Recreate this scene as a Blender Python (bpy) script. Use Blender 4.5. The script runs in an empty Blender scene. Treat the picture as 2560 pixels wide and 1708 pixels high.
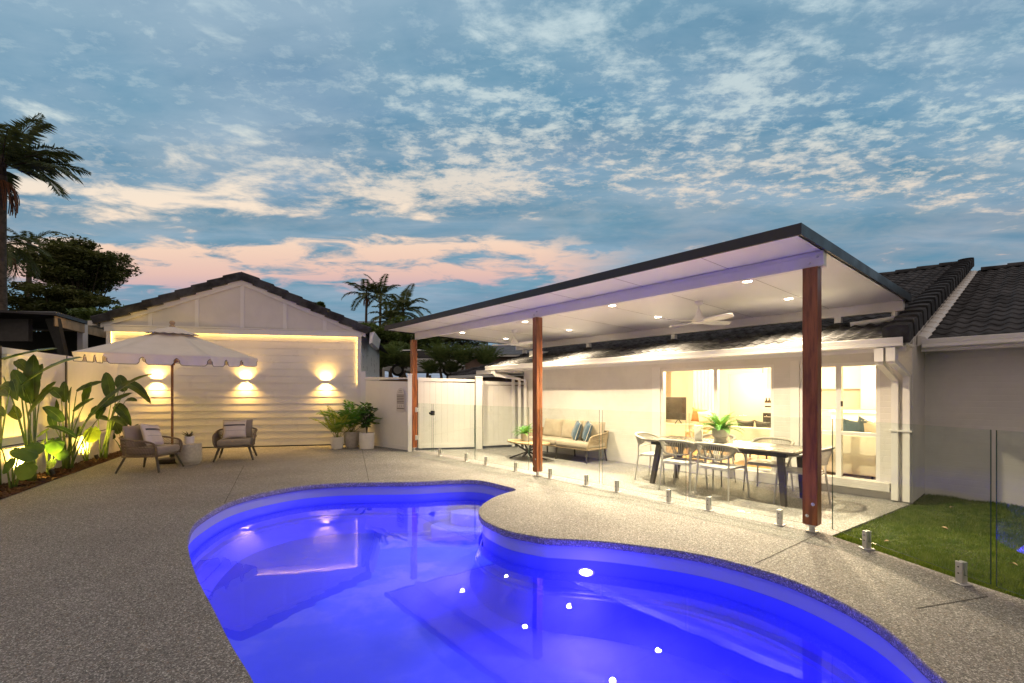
import bpy, bmesh, math, random
from mathutils import Vector, Matrix, geometry
import numpy as np
R = random.Random(7)
PI = math.pi
sc = bpy.context.scene
COL = sc.collection

# ------------------------------------------------------------------ camera
F, HC, HOR = 1138.0, 1.5, 980.0        # focal length in px of a 2560 px wide frame, eye height, horizon row
cd = bpy.data.cameras.new('camera'); cam = bpy.data.objects.new('camera', cd); COL.objects.link(cam)
cam.location = (0, 0, HC); cam.rotation_euler = (PI/2, 0, 0)
cd.sensor_width = 36; cd.lens = 36*F/2560; cd.shift_y = (HOR-854)/2560
cd.clip_start = 0.05; cd.clip_end = 3000
sc.camera = cam

# ------------------------------------------------------------------ render settings
sc.view_settings.view_transform = 'Standard'; sc.view_settings.look = 'None'
sc.view_settings.exposure = 0; sc.view_settings.gamma = 1
cy = sc.cycles
cy.use_denoising = True
try: cy.denoiser = 'OPENIMAGEDENOISE'; cy.denoising_input_passes = 'RGB_ALBEDO_NORMAL'; cy.denoising_prefilter = 'ACCURATE'
except Exception: pass
cy.max_bounces = 10; cy.diffuse_bounces = 5; cy.glossy_bounces = 4; cy.transmission_bounces = 8
cy.transparent_max_bounces = 16; cy.sample_clamp_indirect = 8; cy.caustics_reflective = False; cy.caustics_refractive = False
cy.use_light_tree = True

# ------------------------------------------------------------------ dusk sky
world = bpy.data.worlds.new("World"); sc.world = world; world.use_nodes = True
wt = world.node_tree; wt.nodes.clear()
class NG:
    """small helper to write node maths"""
    def __init__(s, t): s.t = t
    def n(s, ty, **kw):
        x = s.t.nodes.new(ty)
        for k, v in kw.items(): setattr(x, k, v)
        return x
    def lk(s, a, b):
        if isinstance(a, (int, float)): b.default_value = a
        elif isinstance(a, tuple): b.default_value = a if len(a) == len(b.default_value) else (*a, 1)
        else: s.t.links.new(a, b)
    def m(s, op, a, b=0.0, clamp=False):
        x = s.n('ShaderNodeMath', operation=op, use_clamp=clamp); s.lk(a, x.inputs[0]); s.lk(b, x.inputs[1]); return x.outputs[0]
    def mr(s, v, a, b, c=0.0, d=1.0, smooth=True):
        x = s.n('ShaderNodeMapRange', interpolation_type='SMOOTHSTEP' if smooth else 'LINEAR')
        for i, q in enumerate((v, a, b, c, d)): s.lk(q, x.inputs[i])
        return x.outputs[0]
    def mix(s, f, a, b, blend='MIX'):
        x = s.n('ShaderNodeMixRGB', blend_type=blend); s.lk(f, x.inputs[0]); s.lk(a, x.inputs[1]); s.lk(b, x.inputs[2]); return x.outputs[0]
    def ramp(s, v, stops, mode='LINEAR'):
        x = s.n('ShaderNodeValToRGB'); e = x.color_ramp; e.interpolation = mode
        while len(e.elements) < len(stops): e.elements.new(1)
        for el, (p, c) in zip(e.elements, stops): el.position = p; el.color = (*c[:3], 1)
        s.lk(v, x.inputs[0]); return x.outputs[0]
    def noise(s, vec, scale, detail=4, rough=.5, dist=0.0, dim='3D'):
        x = s.n('ShaderNodeTexNoise', noise_dimensions=dim)
        if vec is not None: s.lk(vec, x.inputs['Vector'])
        x.inputs['Scale'].default_value = scale; x.inputs['Detail'].default_value = detail
        x.inputs['Roughness'].default_value = rough; x.inputs['Distortion'].default_value = dist
        return x.outputs[0]
    def xyz(s, a, b, c):
        x = s.n('ShaderNodeCombineXYZ'); s.lk(a, x.inputs[0]); s.lk(b, x.inputs[1]); s.lk(c, x.inputs[2]); return x.outputs[0]
    def sep(s, v):
        x = s.n('ShaderNodeSeparateXYZ'); s.lk(v, x.inputs[0]); return x.outputs
def lin(r, g, b):
    f = lambda c: (c/255/12.92) if c <= 10 else ((c/255+.055)/1.055)**2.4
    return (f(r), f(g), f(b))
def build_sky():
    g = NG(wt)
    tc = g.n('ShaderNodeTexCoord').outputs['Generated']
    x, y, z = g.sep(tc)
    ln = g.m('SQRT', g.m('ADD', g.m('MULTIPLY', x, x), g.m('MULTIPLY', y, y)))
    t = g.m('DIVIDE', g.m('MAXIMUM', z, 0.0), g.m('MAXIMUM', g.m('MAXIMUM', y, g.m('MULTIPLY', ln, .45)), .02))   # cloud banks run across the view
    az = g.m('ARCTAN2', x, y)                                     # 0 straight ahead, + right
    # clear air behind the clouds and the clouds' own colour, both by height above the horizon
    air = g.ramp(t, [(0, lin(150,140,160)), (.17, lin(146,166,186)), (.225, lin(196,168,178)), (.26, lin(228,188,176)), (.31, lin(242,207,184)), (.38, lin(252,228,203)),
                     (.47, lin(240,226,208)), (.60, lin(210,222,220)), (.85, lin(196,216,222)), (1, lin(190,212,222))])
    cld = g.ramp(t, [(0, lin(108,140,162)), (.2, lin(92,146,172)), (.36, lin(96,142,166)), (.5, lin(84,138,166)), (.62, lin(88,144,174)), (.85, lin(116,158,182)), (1, lin(120,160,184))])
    den = g.m('ADD', z, .07)
    px = g.m('DIVIDE', x, den); py = g.m('DIVIDE', y, den)
    p = g.xyz(px, py, 0.0)
    big = g.noise(g.xyz(g.m('MULTIPLY', px, .75), py, 3.7), 1.15, 3, .5)
    mid = g.noise(g.xyz(g.m('MULTIPLY', px, .8), g.m('MULTIPLY', py, 1.15), 1.3), 3.6, 8, .60, .35)
    fine = g.noise(g.xyz(px, g.m('MULTIPLY', py, 1.5), 8.1), 12.0, 8, .68, .15)
    # clouds break up into small ripples right of the middle, stay a smooth sheet upper left
    rip = g.m('MULTIPLY', g.mr(az, -.85, .0), g.m('MULTIPLY', g.mr(t, .36, .45), g.mr(t, .80, .62, .55, 1.0)))
    rip = g.m('MULTIPLY', rip, g.mr(big, .30, .50, .55, 1.0))
    field = g.m('ADD', g.m('MULTIPLY', mid, g.m('SUBTRACT', 1.0, g.m('MULTIPLY', rip, .68))), g.m('MULTIPLY', fine, g.m('MULTIPLY', rip, .68)))
    thr = g.m('ADD', .655, g.m('MULTIPLY', rip, -.135))
    topgap = g.mr(t, .66, .86)
    thr = g.m('SUBTRACT', thr, g.m('MULTIPLY', g.m('MULTIPLY', topgap, g.mr(az, -.35, .3)), .05))
    band2 = g.m('MULTIPLY', g.mr(t, .345, .40), g.mr(t, .53, .44))        # broken bright streaks above the clear strip
    band2 = g.m('MULTIPLY', band2, g.mr(az, .16, -.10))
    thr = g.m('SUBTRACT', thr, g.m('MULTIPLY', band2, .135))
    low = g.m('MULTIPLY', g.mr(t, .205, .255), g.mr(t, .375, .305))       # clear peach strip near the horizon
    low = g.m('MULTIPLY', low, g.mr(g.m('ADD', az, g.m('MULTIPLY', g.m('SUBTRACT', mid, .5), 1.5)), .48, .02))
    thr = g.m('SUBTRACT', thr, g.m('MULTIPLY', low, .25))
    gap = g.mr(g.m('SUBTRACT', field, thr), -.085, .12)
    gap = g.m('MAXIMUM', gap, g.m('MULTIPLY', g.mr(mid, .33, .63), .13))
    gap = g.m('MAXIMUM', gap, g.m('MULTIPLY', g.mr(fine, .46, .66), g.mr(t, .34, .46, 0.0, .30)))
    tone = g.mr(g.noise(p, 1.7, 5, .55), .3, .7)
    c1 = g.mix(g.m('MULTIPLY', tone, .30), cld, lin(138,162,188))
    c1 = g.mix(g.m('MULTIPLY', g.mr(big, .45,   .7), .22), c1, lin(150,160,184))
    sheet = g.noise(g.xyz(g.m('MULTIPLY', px, .42), g.m('MULTIPLY', py, 1.3), 5.5), 2.1, 7, .58, .3)
    c1 = g.mix(g.m('MULTIPLY', g.mr(sheet, .42, .72), .55), c1, lin(156,182,202))
    c1 = g.mix(g.m('MULTIPLY', g.mr(sheet, .50, .30), .35), c1, lin(66,124,156))
    gap = g.m('MULTIPLY', gap, g.mr(rip, .2, .9, 1.0, .82))
    col = g.mix(gap, c1, air)
    # unseen sky overhead and behind: warm tint added to offset the blue ambient light
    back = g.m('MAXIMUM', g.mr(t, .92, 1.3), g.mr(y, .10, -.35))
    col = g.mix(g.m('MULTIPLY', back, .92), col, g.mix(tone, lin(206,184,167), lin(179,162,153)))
    # the physical sky of a sun just under the horizon adds its own faint glow
    sky = g.n('ShaderNodeTexSky', sky_type='NISHITA'); sky.sun_disc = False
    sky.sun_elevation = math.radians(-1.5); sky.sun_rotation = math.radians(-18)
    sk = g.mix(1.0, sky.outputs[0], (.05, .05, .05), 'MULTIPLY')
    col = g.mix(1.0, col, sk, 'ADD')
    below = g.mr(z, -.02, .0)
    col = g.mix(below, (.05, .06, .06), col)
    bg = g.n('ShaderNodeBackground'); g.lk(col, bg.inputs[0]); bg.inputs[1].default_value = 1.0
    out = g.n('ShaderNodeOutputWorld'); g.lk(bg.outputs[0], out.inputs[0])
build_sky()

# ------------------------------------------------------------------ pixel <-> world (used once, to survey where things stand)
K = F*HC
def G(px, py):                                  # point of the ground plane seen at a photo pixel
    Z = K/(py-HOR); return ((px-1280)/F*Z, Z)
def AT(px, py, Z): return Vector(((px-1280)/F*Z, Z, HC-(py-HOR)*Z/F))

# ------------------------------------------------------------------ materials
def new_mat(name):
    m = bpy.data.materials.new(name); m.use_nodes = True; m.node_tree.nodes.clear(); return m, NG(m.node_tree)
def finish(m, g, sh):
    o = g.n('ShaderNodeOutputMaterial'); g.lk(sh, o.inputs[0]); return m
def mat(name, col, rough=.5, metal=0, var=.0, vs=6, bump=0, bs=60, spec=.5, col2=None, stretch=None, coat=0, detail=5, sheen=0):
    m, g = new_mat(name)
    p = g.n('ShaderNodeBsdfPrincipled'); p.inputs['Roughness'].default_value = rough; p.inputs['Metallic'].default_value = metal
    p.inputs['Specular IOR Level'].default_value = spec; p.inputs['Coat Weight'].default_value = coat
    p.inputs['Sheen Weight'].default_value = sheen
    vec = g.n('ShaderNodeTexCoord').outputs['Object']
    if stretch:
        mp = g.n('ShaderNodeMapping'); g.lk(vec, mp.inputs[0]); mp.inputs['Scale'].default_value = stretch; vec = mp.outputs[0]
    if var or col2:
        c2 = col2 or tuple(c*(1-var) for c in col); c1 = col if col2 else tuple(min(1, c*(1+var*.6)) for c in col)
        f = g.mr(g.noise(vec, vs, detail, .6), .32, .68)
        g.lk(g.mix(f, c2, c1), p.inputs['Base Color'])
        g.lk(g.mr(g.noise(vec, vs*2.3, 3), .3, .7, max(0, rough-.07), min(1, rough+.07)), p.inputs['Roughness'])
    else: p.inputs['Base Color'].default_value = (*col, 1)
    if bump:
        b = g.n('ShaderNodeBump'); b.inputs['Strength'].default_value = 1; b.inputs['Distance'].default_value = bump
        g.lk(g.noise(vec, bs, 3, .6), b.inputs['Height']); g.lk(b.outputs[0], p.inputs['Normal'])
    return finish(m, g, p.outputs[0])
def emit(name, col, s):
    m, g = new_mat(name); e = g.n('ShaderNodeEmission'); e.inputs[0].default_value = (*col, 1); e.inputs[1].default_value = s
    return finish(m, g, e.outputs[0])
def glassy(name, tint, rough=0.0, ior=1.45, bump=0, bs=3):
    m, g = new_mat(name)
    t = g.n('ShaderNodeBsdfTransparent'); t.inputs[0].default_value = (*tint, 1)
    s = g.n('ShaderNodeBsdfGlossy'); s.inputs['Roughness'].default_value = rough; s.inputs['Color'].default_value = (1, 1, 1, 1)
    fr = g.n('ShaderNodeFresnel'); fr.inputs[0].default_value = ior
    if bump:
        b = g.n('ShaderNodeBump'); b.inputs['Distance'].default_value = bump; b.inputs['Strength'].default_value = 1
        g.lk(g.noise(g.n('ShaderNodeTexCoord').outputs['Object'], bs, 2, .5), b.inputs['Height'])
        g.lk(b.outputs[0], s.inputs['Normal']); g.lk(b.outputs[0], fr.inputs['Normal'])
    geo = g.n('ShaderNodeNewGeometry')
    f = g.m('MULTIPLY', fr.outputs[0], g.m('SUBTRACT', 1.0, geo.outputs['Backfacing']))
    x = g.n('ShaderNodeMixShader'); g.lk(f, x.inputs[0]); g.lk(t.outputs[0], x.inputs[1]); g.lk(s.outputs[0], x.inputs[2])
    return finish(m, g, x.outputs[0])
def leafmat(name, c1, c2, trans=.35, rough=.4, vs=3):
    m, g = new_mat(name)
    p = g.n('ShaderNodeBsdfPrincipled'); p.inputs['Roughness'].default_value = rough; p.inputs['Specular IOR Level'].default_value = .35
    f = g.mr(g.noise(g.n('ShaderNodeTexCoord').outputs['Object'], vs, 4, .6), .35, .65)
    c = g.mix(f, c1, c2); g.lk(c, p.inputs['Base Color'])
    tl = g.n('ShaderNodeBsdfTranslucent'); g.lk(g.mix(.45, c, (.25, .30, .02)), tl.inputs[0])
    x = g.n('ShaderNodeMixShader'); x.inputs[0].default_value = trans; g.lk(p.outputs[0], x.inputs[1]); g.lk(tl.outputs[0], x.inputs[2])
    return finish(m, g, x.outputs[0])
def aggregate():
    m, g = new_mat('exposed_aggregate')
    v = g.n('ShaderNodeTexCoord').outputs['Object']
    p = g.n('ShaderNodeBsdfPrincipled'); p.inputs['Specular IOR Level'].default_value = .4
    def chips(scale, stops):
        vo = g.n('ShaderNodeTexVoronoi'); vo.inputs['Scale'].default_value = scale
        mp = g.n('ShaderNodeMapping'); g.lk(v, mp.inputs[0]); mp.inputs['Rotation'].default_value = (0, 0, .6); g.lk(mp.outputs[0], vo.inputs['Vector'])
        r = g.sep(vo.outputs['Color'])[0]
        return g.ramp(r, stops, 'CONSTANT'), vo.outputs['Distance']
    a, d1 = chips(105, [(0, (.085,.083,.08)), (.22, (.175,.168,.158)), (.5, (.265,.252,.235)), (.72, (.12,.116,.112)), (.84, (.55,.53,.50)), (.94, (.27,.20,.15))])
    b, d2 = chips(190, [(0, (.11,.107,.103)), (.3, (.215,.205,.192)), (.6, (.32,.305,.287)), (.85, (.66,.64,.61)), (.95, (.07,.065,.06))])
    c = g.mix(g.mr(g.noise(v, 60, 2), .4, .6), a, b)
    blot = g.mr(g.noise(v, .9, 5, .6), .3, .7, .86, 1.10)
    c = g.mix(1.0, c, g.xyz(g.m('MULTIPLY', blot, .97), blot, g.m('MULTIPLY', blot, 1.06)), 'MULTIPLY')
    g.lk(c, p.inputs['Base Color'])
    g.lk(g.mr(g.noise(v, 40, 3), .3, .7, .45, .8), p.inputs['Roughness'])
    bp = g.n('ShaderNodeBump'); bp.inputs['Distance'].default_value = .0025; bp.inputs['Strength'].default_value = .8
    g.lk(d1, bp.inputs['Height']); g.lk(bp.outputs[0], p.inputs['Normal'])
    return finish(m, g, p.outputs[0])
def brickpaint(name, col, rot=False):
    m, g = new_mat(name)
    v = g.n('ShaderNodeTexCoord').outputs['Object']
    x, y, z = g.sep(v)
    vv = g.xyz(y if rot else x, z, 0.0)
    br = g.n('ShaderNodeTexBrick'); g.lk(vv, br.inputs['Vector'])
    br.inputs['Scale'].default_value = 1; br.inputs['Brick Width'].default_value = .24; br.inputs['Row Height'].default_value = .086
    br.inputs['Mortar Size'].default_value = .006; br.inputs['Mortar Smooth'].default_value = .6
    p = g.n('ShaderNodeBsdfPrincipled'); p.inputs['Roughness'].default_value = .55
    f = g.mr(g.noise(v, 2.2, 5, .6), .3, .7, .93, 1.04)
    g.lk(g.mix(1.0, col, g.xyz(f, f, f), 'MULTIPLY'), p.inputs['Base Color'])
    h = g.m('ADD', g.m('MULTIPLY', br.outputs['Fac'], -1.0), g.m('MULTIPLY', g.noise(v, 60, 4), .5))
    b = g.n('ShaderNodeBump'); b.inputs['Distance'].default_value = .0013; g.lk(h, b.inputs['Height']); g.lk(b.outputs[0], p.inputs['Normal'])
    return finish(m, g, p.outputs[0])

M = dict(
 agg=aggregate(), white=mat('white_paint', (.78,.76,.73), .45, var=.04, vs=2), white2=mat('white_metal', (.80,.79,.77), .35, var=.03, vs=3),
 vinyl=mat('white_vinyl', (.80,.79,.77), .35, var=.03, vs=2), clad=mat('white_weatherboard', (.79,.77,.72), .33, var=.03, vs=1.5),
 gable=mat('gable_sheet', (.70,.665,.62), .55, var=.05, vs=2), brick=brickpaint('painted_brick', (.70,.68,.65)), brickr=brickpaint('painted_brick_side', (.73,.71,.69), True),
 tile=mat('charcoal_tile', (.060,.061,.067), .8, var=.55, vs=3.2, bump=.002, bs=40, spec=.12), tileback=mat('grey_tile', (.10,.11,.13), .6, var=.3, vs=3),
 fascia=mat('charcoal_steel', (.022,.022,.026), .35, var=.1, vs=2), soffit=mat('insulated_panel', (.86,.84,.81), .42, var=.02, vs=1),
 jarrah=mat('oiled_hardwood', (.34,.105,.030), .38, col2=(.15,.040,.013), vs=5, stretch=(5,5,.55), bump=.0006, bs=60, coat=.15),
 timber=mat('teak_timber', (.33,.16,.06), .5, col2=(.20,.09,.03), vs=6, stretch=(6,6,.8)), pine=mat('raw_pine', (.46,.32,.18), .6, var=.25, vs=4),
 steel=mat('brushed_steel', (.60,.60,.60), .5, metal=1, var=.06, vs=8), chrome=mat('bolt_steel', (.6,.6,.6), .2, metal=1),
 black=mat('black_plastic', (.015,.015,.016), .45, var=.2), dark=mat('dark_metal', (.045,.042,.04), .45, var=.15),
 glass=glassy('clear_glass', (.92,.955,.94)), gedge=mat('glass_edge', (.05,.10,.085), .1, spec=.8), winglass=glassy('window_glass', (.97,.98,.97)),
 cream=mat('cream_canvas', (.80,.725,.635), .8, var=.05, vs=3, bump=.001, bs=90, sheen=.2), beige=mat('beige_cushion', (.40,.335,.255), .85, var=.08, vs=5, bump=.0012, bs=160, sheen=.3),
 taupe=mat('taupe_cushion', (.30,.255,.205), .85, var=.08, vs=5, bump=.0012, bs=160, sheen=.3),
 rope=mat('taupe_rope', (.185,.145,.11), .8, var=.2, vs=40), ropeb=mat('straw_rope', (.42,.33,.22), .8, var=.15, vs=40), ropeg=mat('grey_rope', (.40,.375,.335), .8, var=.12, vs=40),
 chairw=mat('pale_grey_frame', (.55,.53,.50), .4, var=.05), tabled=mat('dark_table_top', (.12,.105,.09), .25, var=.12, vs=5), bluec=mat('blue_cushion', (.06,.11,.17), .85, var=.25, vs=9, bump=.002, bs=50, sheen=.3),
 conc=mat('pale_terrazzo', (.52,.49,.45), .6, var=.14, vs=22, bump=.0012, bs=60), potw=mat('white_ceramic', (.74,.72,.69), .4, var=.04), potg=mat('stone_pot', (.50,.465,.42), .7, var=.14, vs=14),
 soil=mat('soil', (.03,.02,.014), .9, var=.4, vs=30, bump=.01, bs=40), mulch=mat('bark_mulch', (.105,.045,.02), .9, col2=(.028,.013,.008), vs=38, bump=.02, bs=30),
 block=mat('white_blockwork', (.66,.63,.58), .75, var=.10, vs=8, bump=.004, bs=25), lawn=mat('lawn_soil', (.035,.045,.016), .95, var=.5, vs=14),
 grassb=leafmat('grass_blade', (.060,.135,.012), (.17,.235,.045), .3, .5, 7),
 bop=leafmat('paddle_leaf', (.018,.055,.016), (.045,.105,.022), .14, .30, 5), taro=leafmat('taro_leaf', (.045,.13,.022), (.10,.22,.035), .35, .4),
 stalk=mat('green_stalk', (.12,.20,.04), .45, var=.35, vs=9), fern=leafmat('fern_leaf', (.05,.20,.03), (.10,.32,.05), .3, .45),
 areca=leafmat('areca_leaf', (0.189, 0.324, 0.0473), (0.405, 0.486, 0.081), .35, .45), fig=leafmat('fig_leaf', (0.028, 0.105, 0.0252), (0.07, 0.168, 0.042), .2, .35),
 palm=leafmat('palm_leaf', (0.0715, 0.1105, 0.0442), (0.156, 0.182, 0.0715), .2, .5), palm2=leafmat('pale_palm_leaf', (0.0945, 0.162, 0.054), (0.2025, 0.2565, 0.0878), .25, .5),
 tree=leafmat('tree_leaf', (0.0788, 0.108, 0.045), (0.1913, 0.2025, 0.0788), .2, .6, 1.2), shrub=leafmat('shrub_leaf', (0.075, 0.135, 0.042), (0.165, 0.2325, 0.0675), .25, .6, 1.2),
 bark=mat('bark', (.10,.075,.055), .85, var=.4, vs=9, bump=.01, bs=20), fruit=mat('palm_fruit', (.22,.085,.03), .7, var=.3, vs=20),
 shell=mat('pool_shell', (.12,.145,.88), .75, var=.02, vs=2), wline=mat('pool_band', (.36,.40,.60), .4, var=.02, vs=3), terrain=mat('terrain', (.05,.06,.03), .95, var=.4, vs=.3), brickw=mat('brown_retaining', (.16,.095,.06), .85, var=.3, vs=3),
 nwall=mat('brown_brick', (.20,.14,.11), .8, var=.2, vs=2), carw=mat('white_car_paint', (.82,.82,.83), .25, coat=.4), carg=mat('car_glass', (.02,.025,.03), .08), rubber=mat('rubber', (.02,.02,.02), .8),
 floorw=mat('oak_floor', (.42,.25,.11), .4, col2=(.30,.17,.07), vs=4, stretch=(1,8,1)), plaster=mat('warm_plaster', (.76,.71,.61), .6, var=.02), cab=mat('cream_cabinet', (.78,.74,.65), .4, var=.03, vs=2),
 screen=mat('tv_screen', (.05,.045,.04), .18, col2=(.015,.014,.013), vs=4), sofa=mat('cream_sofa', (.78,.73,.63), .85, var=.05, vs=4, bump=.0015, bs=120, sheen=.2),
 pattern=mat('patterned_cushion', (.45,.20,.06), .85, col2=(.68,.58,.44), vs=16), orange=mat('rust_cushion', (.42,.20,.07), .85, var=.2, vs=8), bottle=mat('brown_bottle', (.03,.014,.006), .15), labelm=mat('bottle_label', (.7,.68,.6), .6),
 tleg=mat('grey_table_leg', (.11,.10,.09), .7, var=.1, spec=.2),
 yellow=mat('yellow_flower', (.75,.55,.06), .7, var=.2, vs=20), signw=mat('sign_white', (.62,.60,.58), .45, var=.03), signd=mat('sign_print', (.17,.15,.145), .5), stripe=mat('charcoal_stripe', (.10,.095,.09), .85),
 pillow=mat('offwhite_linen', (.70,.63,.545), .85, var=.04, vs=6, bump=.0012, bs=140, sheen=.2), agave=leafmat('dark_succulent', (.03,.035,.02), (.075,.06,.04), .1, .5),
 joint=mat('joint_shadow', (.035,.032,.03), .9), paper=mat('place_mat', (.60,.56,.48), .8, var=.05), lamp=emit('lamp_warm', (1.0, .80, .55), 60), lampi=emit('interior_lamp', (1.0, .78, .48), 25),
 sconce=emit('sconce_glow', (1.0, .66, .25), 25), led=emit('led_strip', (1.0, .58, .15), 22), poolled=emit('pool_led', (.50, .42, 1.0), 40), curtain=mat('sheer_curtain', (.76,.70,.58), .8, var=.03),
)

# ------------------------------------------------------------------ mesh building
class MB:
    def __init__(s): s.v = []; s.f = []; s.fm = []; s.m = 0
    def add(s, vs, fs):
        o = len(s.v); s.v += [tuple(v) for v in vs]; s.f += [tuple(i+o for i in f) for f in fs]; s.fm += [s.m]*len(fs); return s
    def hexa(s, p): return s.add(p, [(0,3,2,1),(4,5,6,7),(0,1,5,4),(1,2,6,5),(2,3,7,6),(3,0,4,7)])
    def box(s, x0, x1, y0, y1, z0, z1, rz=0, c=None):
        p = [(x0,y0,z0),(x1,y0,z0),(x1,y1,z0),(x0,y1,z0),(x0,y0,z1),(x1,y0,z1),(x1,y1,z1),(x0,y1,z1)]
        if rz:
            cx, cy_ = c or ((x0+x1)/2, (y0+y1)/2); ca, sa = math.cos(rz), math.sin(rz)
            p = [(cx+(x-cx)*ca-(y-cy_)*sa, cy_+(x-cx)*sa+(y-cy_)*ca, z) for x, y, z in p]
        return s.hexa(p)
    def rbox(s, x0, x1, y0, y1, z0, z1, r=.02, n=3, mtx=None):   # box with rounded vertical edges and eased top/bottom
        def ring(i, z): 
            out = []
            for cx, cy_, a0 in ((x1-r, y1-r, 0), (x0+r, y1-r, 90), (x0+r, y0+r, 180), (x1-r, y0+r, 270)):
                for k in range(n+1):
                    a = math.radians(a0+90*k/n); out.append((cx+(r-i)*math.cos(a), cy_+(r-i)*math.sin(a), z))
            return out
        e = min(r*.6, (z1-z0)*.4)
        rings = [ring(e, z0), ring(e*.3, z0+e*.3), ring(0, z0+e), ring(0, z1-e), ring(e*.3, z1-e*.3), ring(e, z1)]
        N = len(rings[0]); vs = [v for rg in rings for v in rg]
        if mtx is not None: vs = [mtx @ Vector(v) for v in vs]
        fs = [tuple(range(N))[::-1], tuple(range(5*N, 6*N))]
        for k in range(5):
            for i in range(N): j = (i+1) % N; fs.append((k*N+i, k*N+j, (k+1)*N+j, (k+1)*N+i))
        return s.add(vs, fs)
    def tube(s, pts, rad, n=6, cap=True, sq=None):
        pts = [Vector(p) for p in pts]; L = len(pts)
        if not isinstance(rad, (list, tuple)): rad = [rad]*L
        vs = []; prev = None
        for i, p in enumerate(pts):
            d = (pts[min(i+1, L-1)]-pts[max(i-1, 0)]).normalized()
            if prev is None:
                up = Vector((0,0,1)) if abs(d.z) < .95 else Vector((0,1,0))
                a = d.cross(up).normalized()
            else:
                a = (prev-d*prev.dot(d)); a = a.normalized() if a.length > 1e-6 else d.orthogonal().normalized()
            prev = a; b = d.cross(a)
            for k in range(n):
                t = 2*PI*(k+(.5 if n == 4 else 0))/n; vs.append(p+(a*math.cos(t)+b*math.sin(t))*rad[i])
        fs = []
        for i in range(L-1):
            for k in range(n): j = (k+1) % n; fs.append((i*n+k, i*n+j, (i+1)*n+j, (i+1)*n+k))
        if cap: fs += [tuple(range(n))[::-1], tuple(range((L-1)*n, L*n))]
        return s.add(vs, fs)
    def lathe(s, prof, n=24, c=(0,0,0), flute=0):
        vs = []; fs = []
        for r, z in prof:
            for k in range(n):
                t = 2*PI*k/n; q = r*(1-flute*(k % 2)); vs.append((c[0]+q*math.cos(t), c[1]+q*math.sin(t), c[2]+z))
        for i in range(len(prof)-1):
            for k in range(n): j = (k+1) % n; fs.append((i*n+k, i*n+j, (i+1)*n+j, (i+1)*n+k))
        fs += [tuple(range(n))[::-1], tuple(range((len(prof)-1)*n, len(prof)*n))]
        return s.add(vs, fs)
    def prism(s, poly, z0, z1):
        n = len(poly); z0f = z0 if callable(z0) else (lambda x, y: z0); z1f = z1 if callable(z1) else (lambda x, y: z1)
        vs = [(x, y, z0f(x, y)) for x, y in poly]+[(x, y, z1f(x, y)) for x, y in poly]
        return s.add(vs, [tuple(range(n))[::-1], tuple(range(n, 2*n))]+[(i, (i+1) % n, n+(i+1) % n, n+i) for i in range(n)])
    def vprism(s, poly, y0, y1):                 # outline in x,z extruded along y
        n = len(poly); vs = [(x, y0, z) for x, z in poly]+[(x, y1, z) for x, z in poly]
        return s.add(vs, [tuple(range(n)), tuple(range(n, 2*n))[::-1]]+[((i+1) % n, i, n+i, n+(i+1) % n) for i in range(n)])
    def grid(s, fn, nu, nv, close=False):
        vs = [fn(i/(nu), j/(nv)) for i in range(nu+1) for j in range(nv+1)]
        fs = [(i*(nv+1)+j, (i+1)*(nv+1)+j, (i+1)*(nv+1)+j+1, i*(nv+1)+j+1) for i in range(nu) for j in range(nv)]
        return s.add(vs, fs)
    def build(s, name, mats, parent=None, smooth=False, world=False, loc=None, bevel=0):
        vs = s.v
        if world and parent is not None:
            inv = (Matrix.Translation(parent.location) @ parent.rotation_euler.to_matrix().to_4x4()).inverted()
            vs = [tuple(inv @ Vector(v)) for v in vs]
        me = bpy.data.meshes.new(name)
        if loc is not None: vs = [(x-loc[0], y-loc[1], z-loc[2]) for x, y, z in vs]
        me.from_pydata(vs, [], s.f); me.update()
        if not isinstance(mats, (list, tuple)): mats = [mats]
        for m in mats: me.materials.append(m)
        if len(mats) > 1: me.polygons.foreach_set('material_index', s.fm)
        if smooth: me.shade_smooth() if smooth is True else (me.shade_smooth(), me.set_sharp_from_angle(angle=math.radians(smooth)))
        o = bpy.data.objects.new(name, me); COL.objects.link(o)
        if parent is not None: o.parent = parent
        if loc is not None: o.location = loc
        if bevel:
            b = o.modifiers.new('bevel', 'BEVEL'); b.width = bevel; b.segments = 2; b.limit_method = 'ANGLE'; b.angle_limit = math.radians(50)
        return o
def tag(o, label=None, cat=None, group=None, kind=None):
    if label: o['label'] = label
    if cat: o['category'] = cat
    if group: o['group'] = group
    if kind: o['kind'] = kind
    return o
def thing(name, label, cat, loc=(0,0,0), rz=0, group=None):
    o = bpy.data.objects.new(name, None); COL.objects.link(o); o.empty_display_size = .2
    o.location = loc; o.rotation_euler = (0, 0, rz); return tag(o, label, cat, group)
def dup(root, loc, rz, label):
    r = root.copy(); COL.objects.link(r); r.location = loc; r.rotation_euler = (0, 0, rz); r['label'] = label
    for ch in list(root.children):
        c = ch.copy(); COL.objects.link(c); c.parent = r
        for gch in ch.children: d = gch.copy(); COL.objects.link(d); d.parent = c
    return r
def lamp(kind, loc, power, col, parent=None, **kw):
    d = bpy.data.lights.new('lamp_light', kind); d.energy = power; d.color = col
    rot = kw.pop('rot', (0,0,0))
    for k, v in kw.items(): setattr(d, k, v)
    o = bpy.data.objects.new('lamp_light', d); COL.objects.link(o); o.location = loc; o.rotation_euler = rot
    if parent is not None: o.parent = parent
    return o
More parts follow.
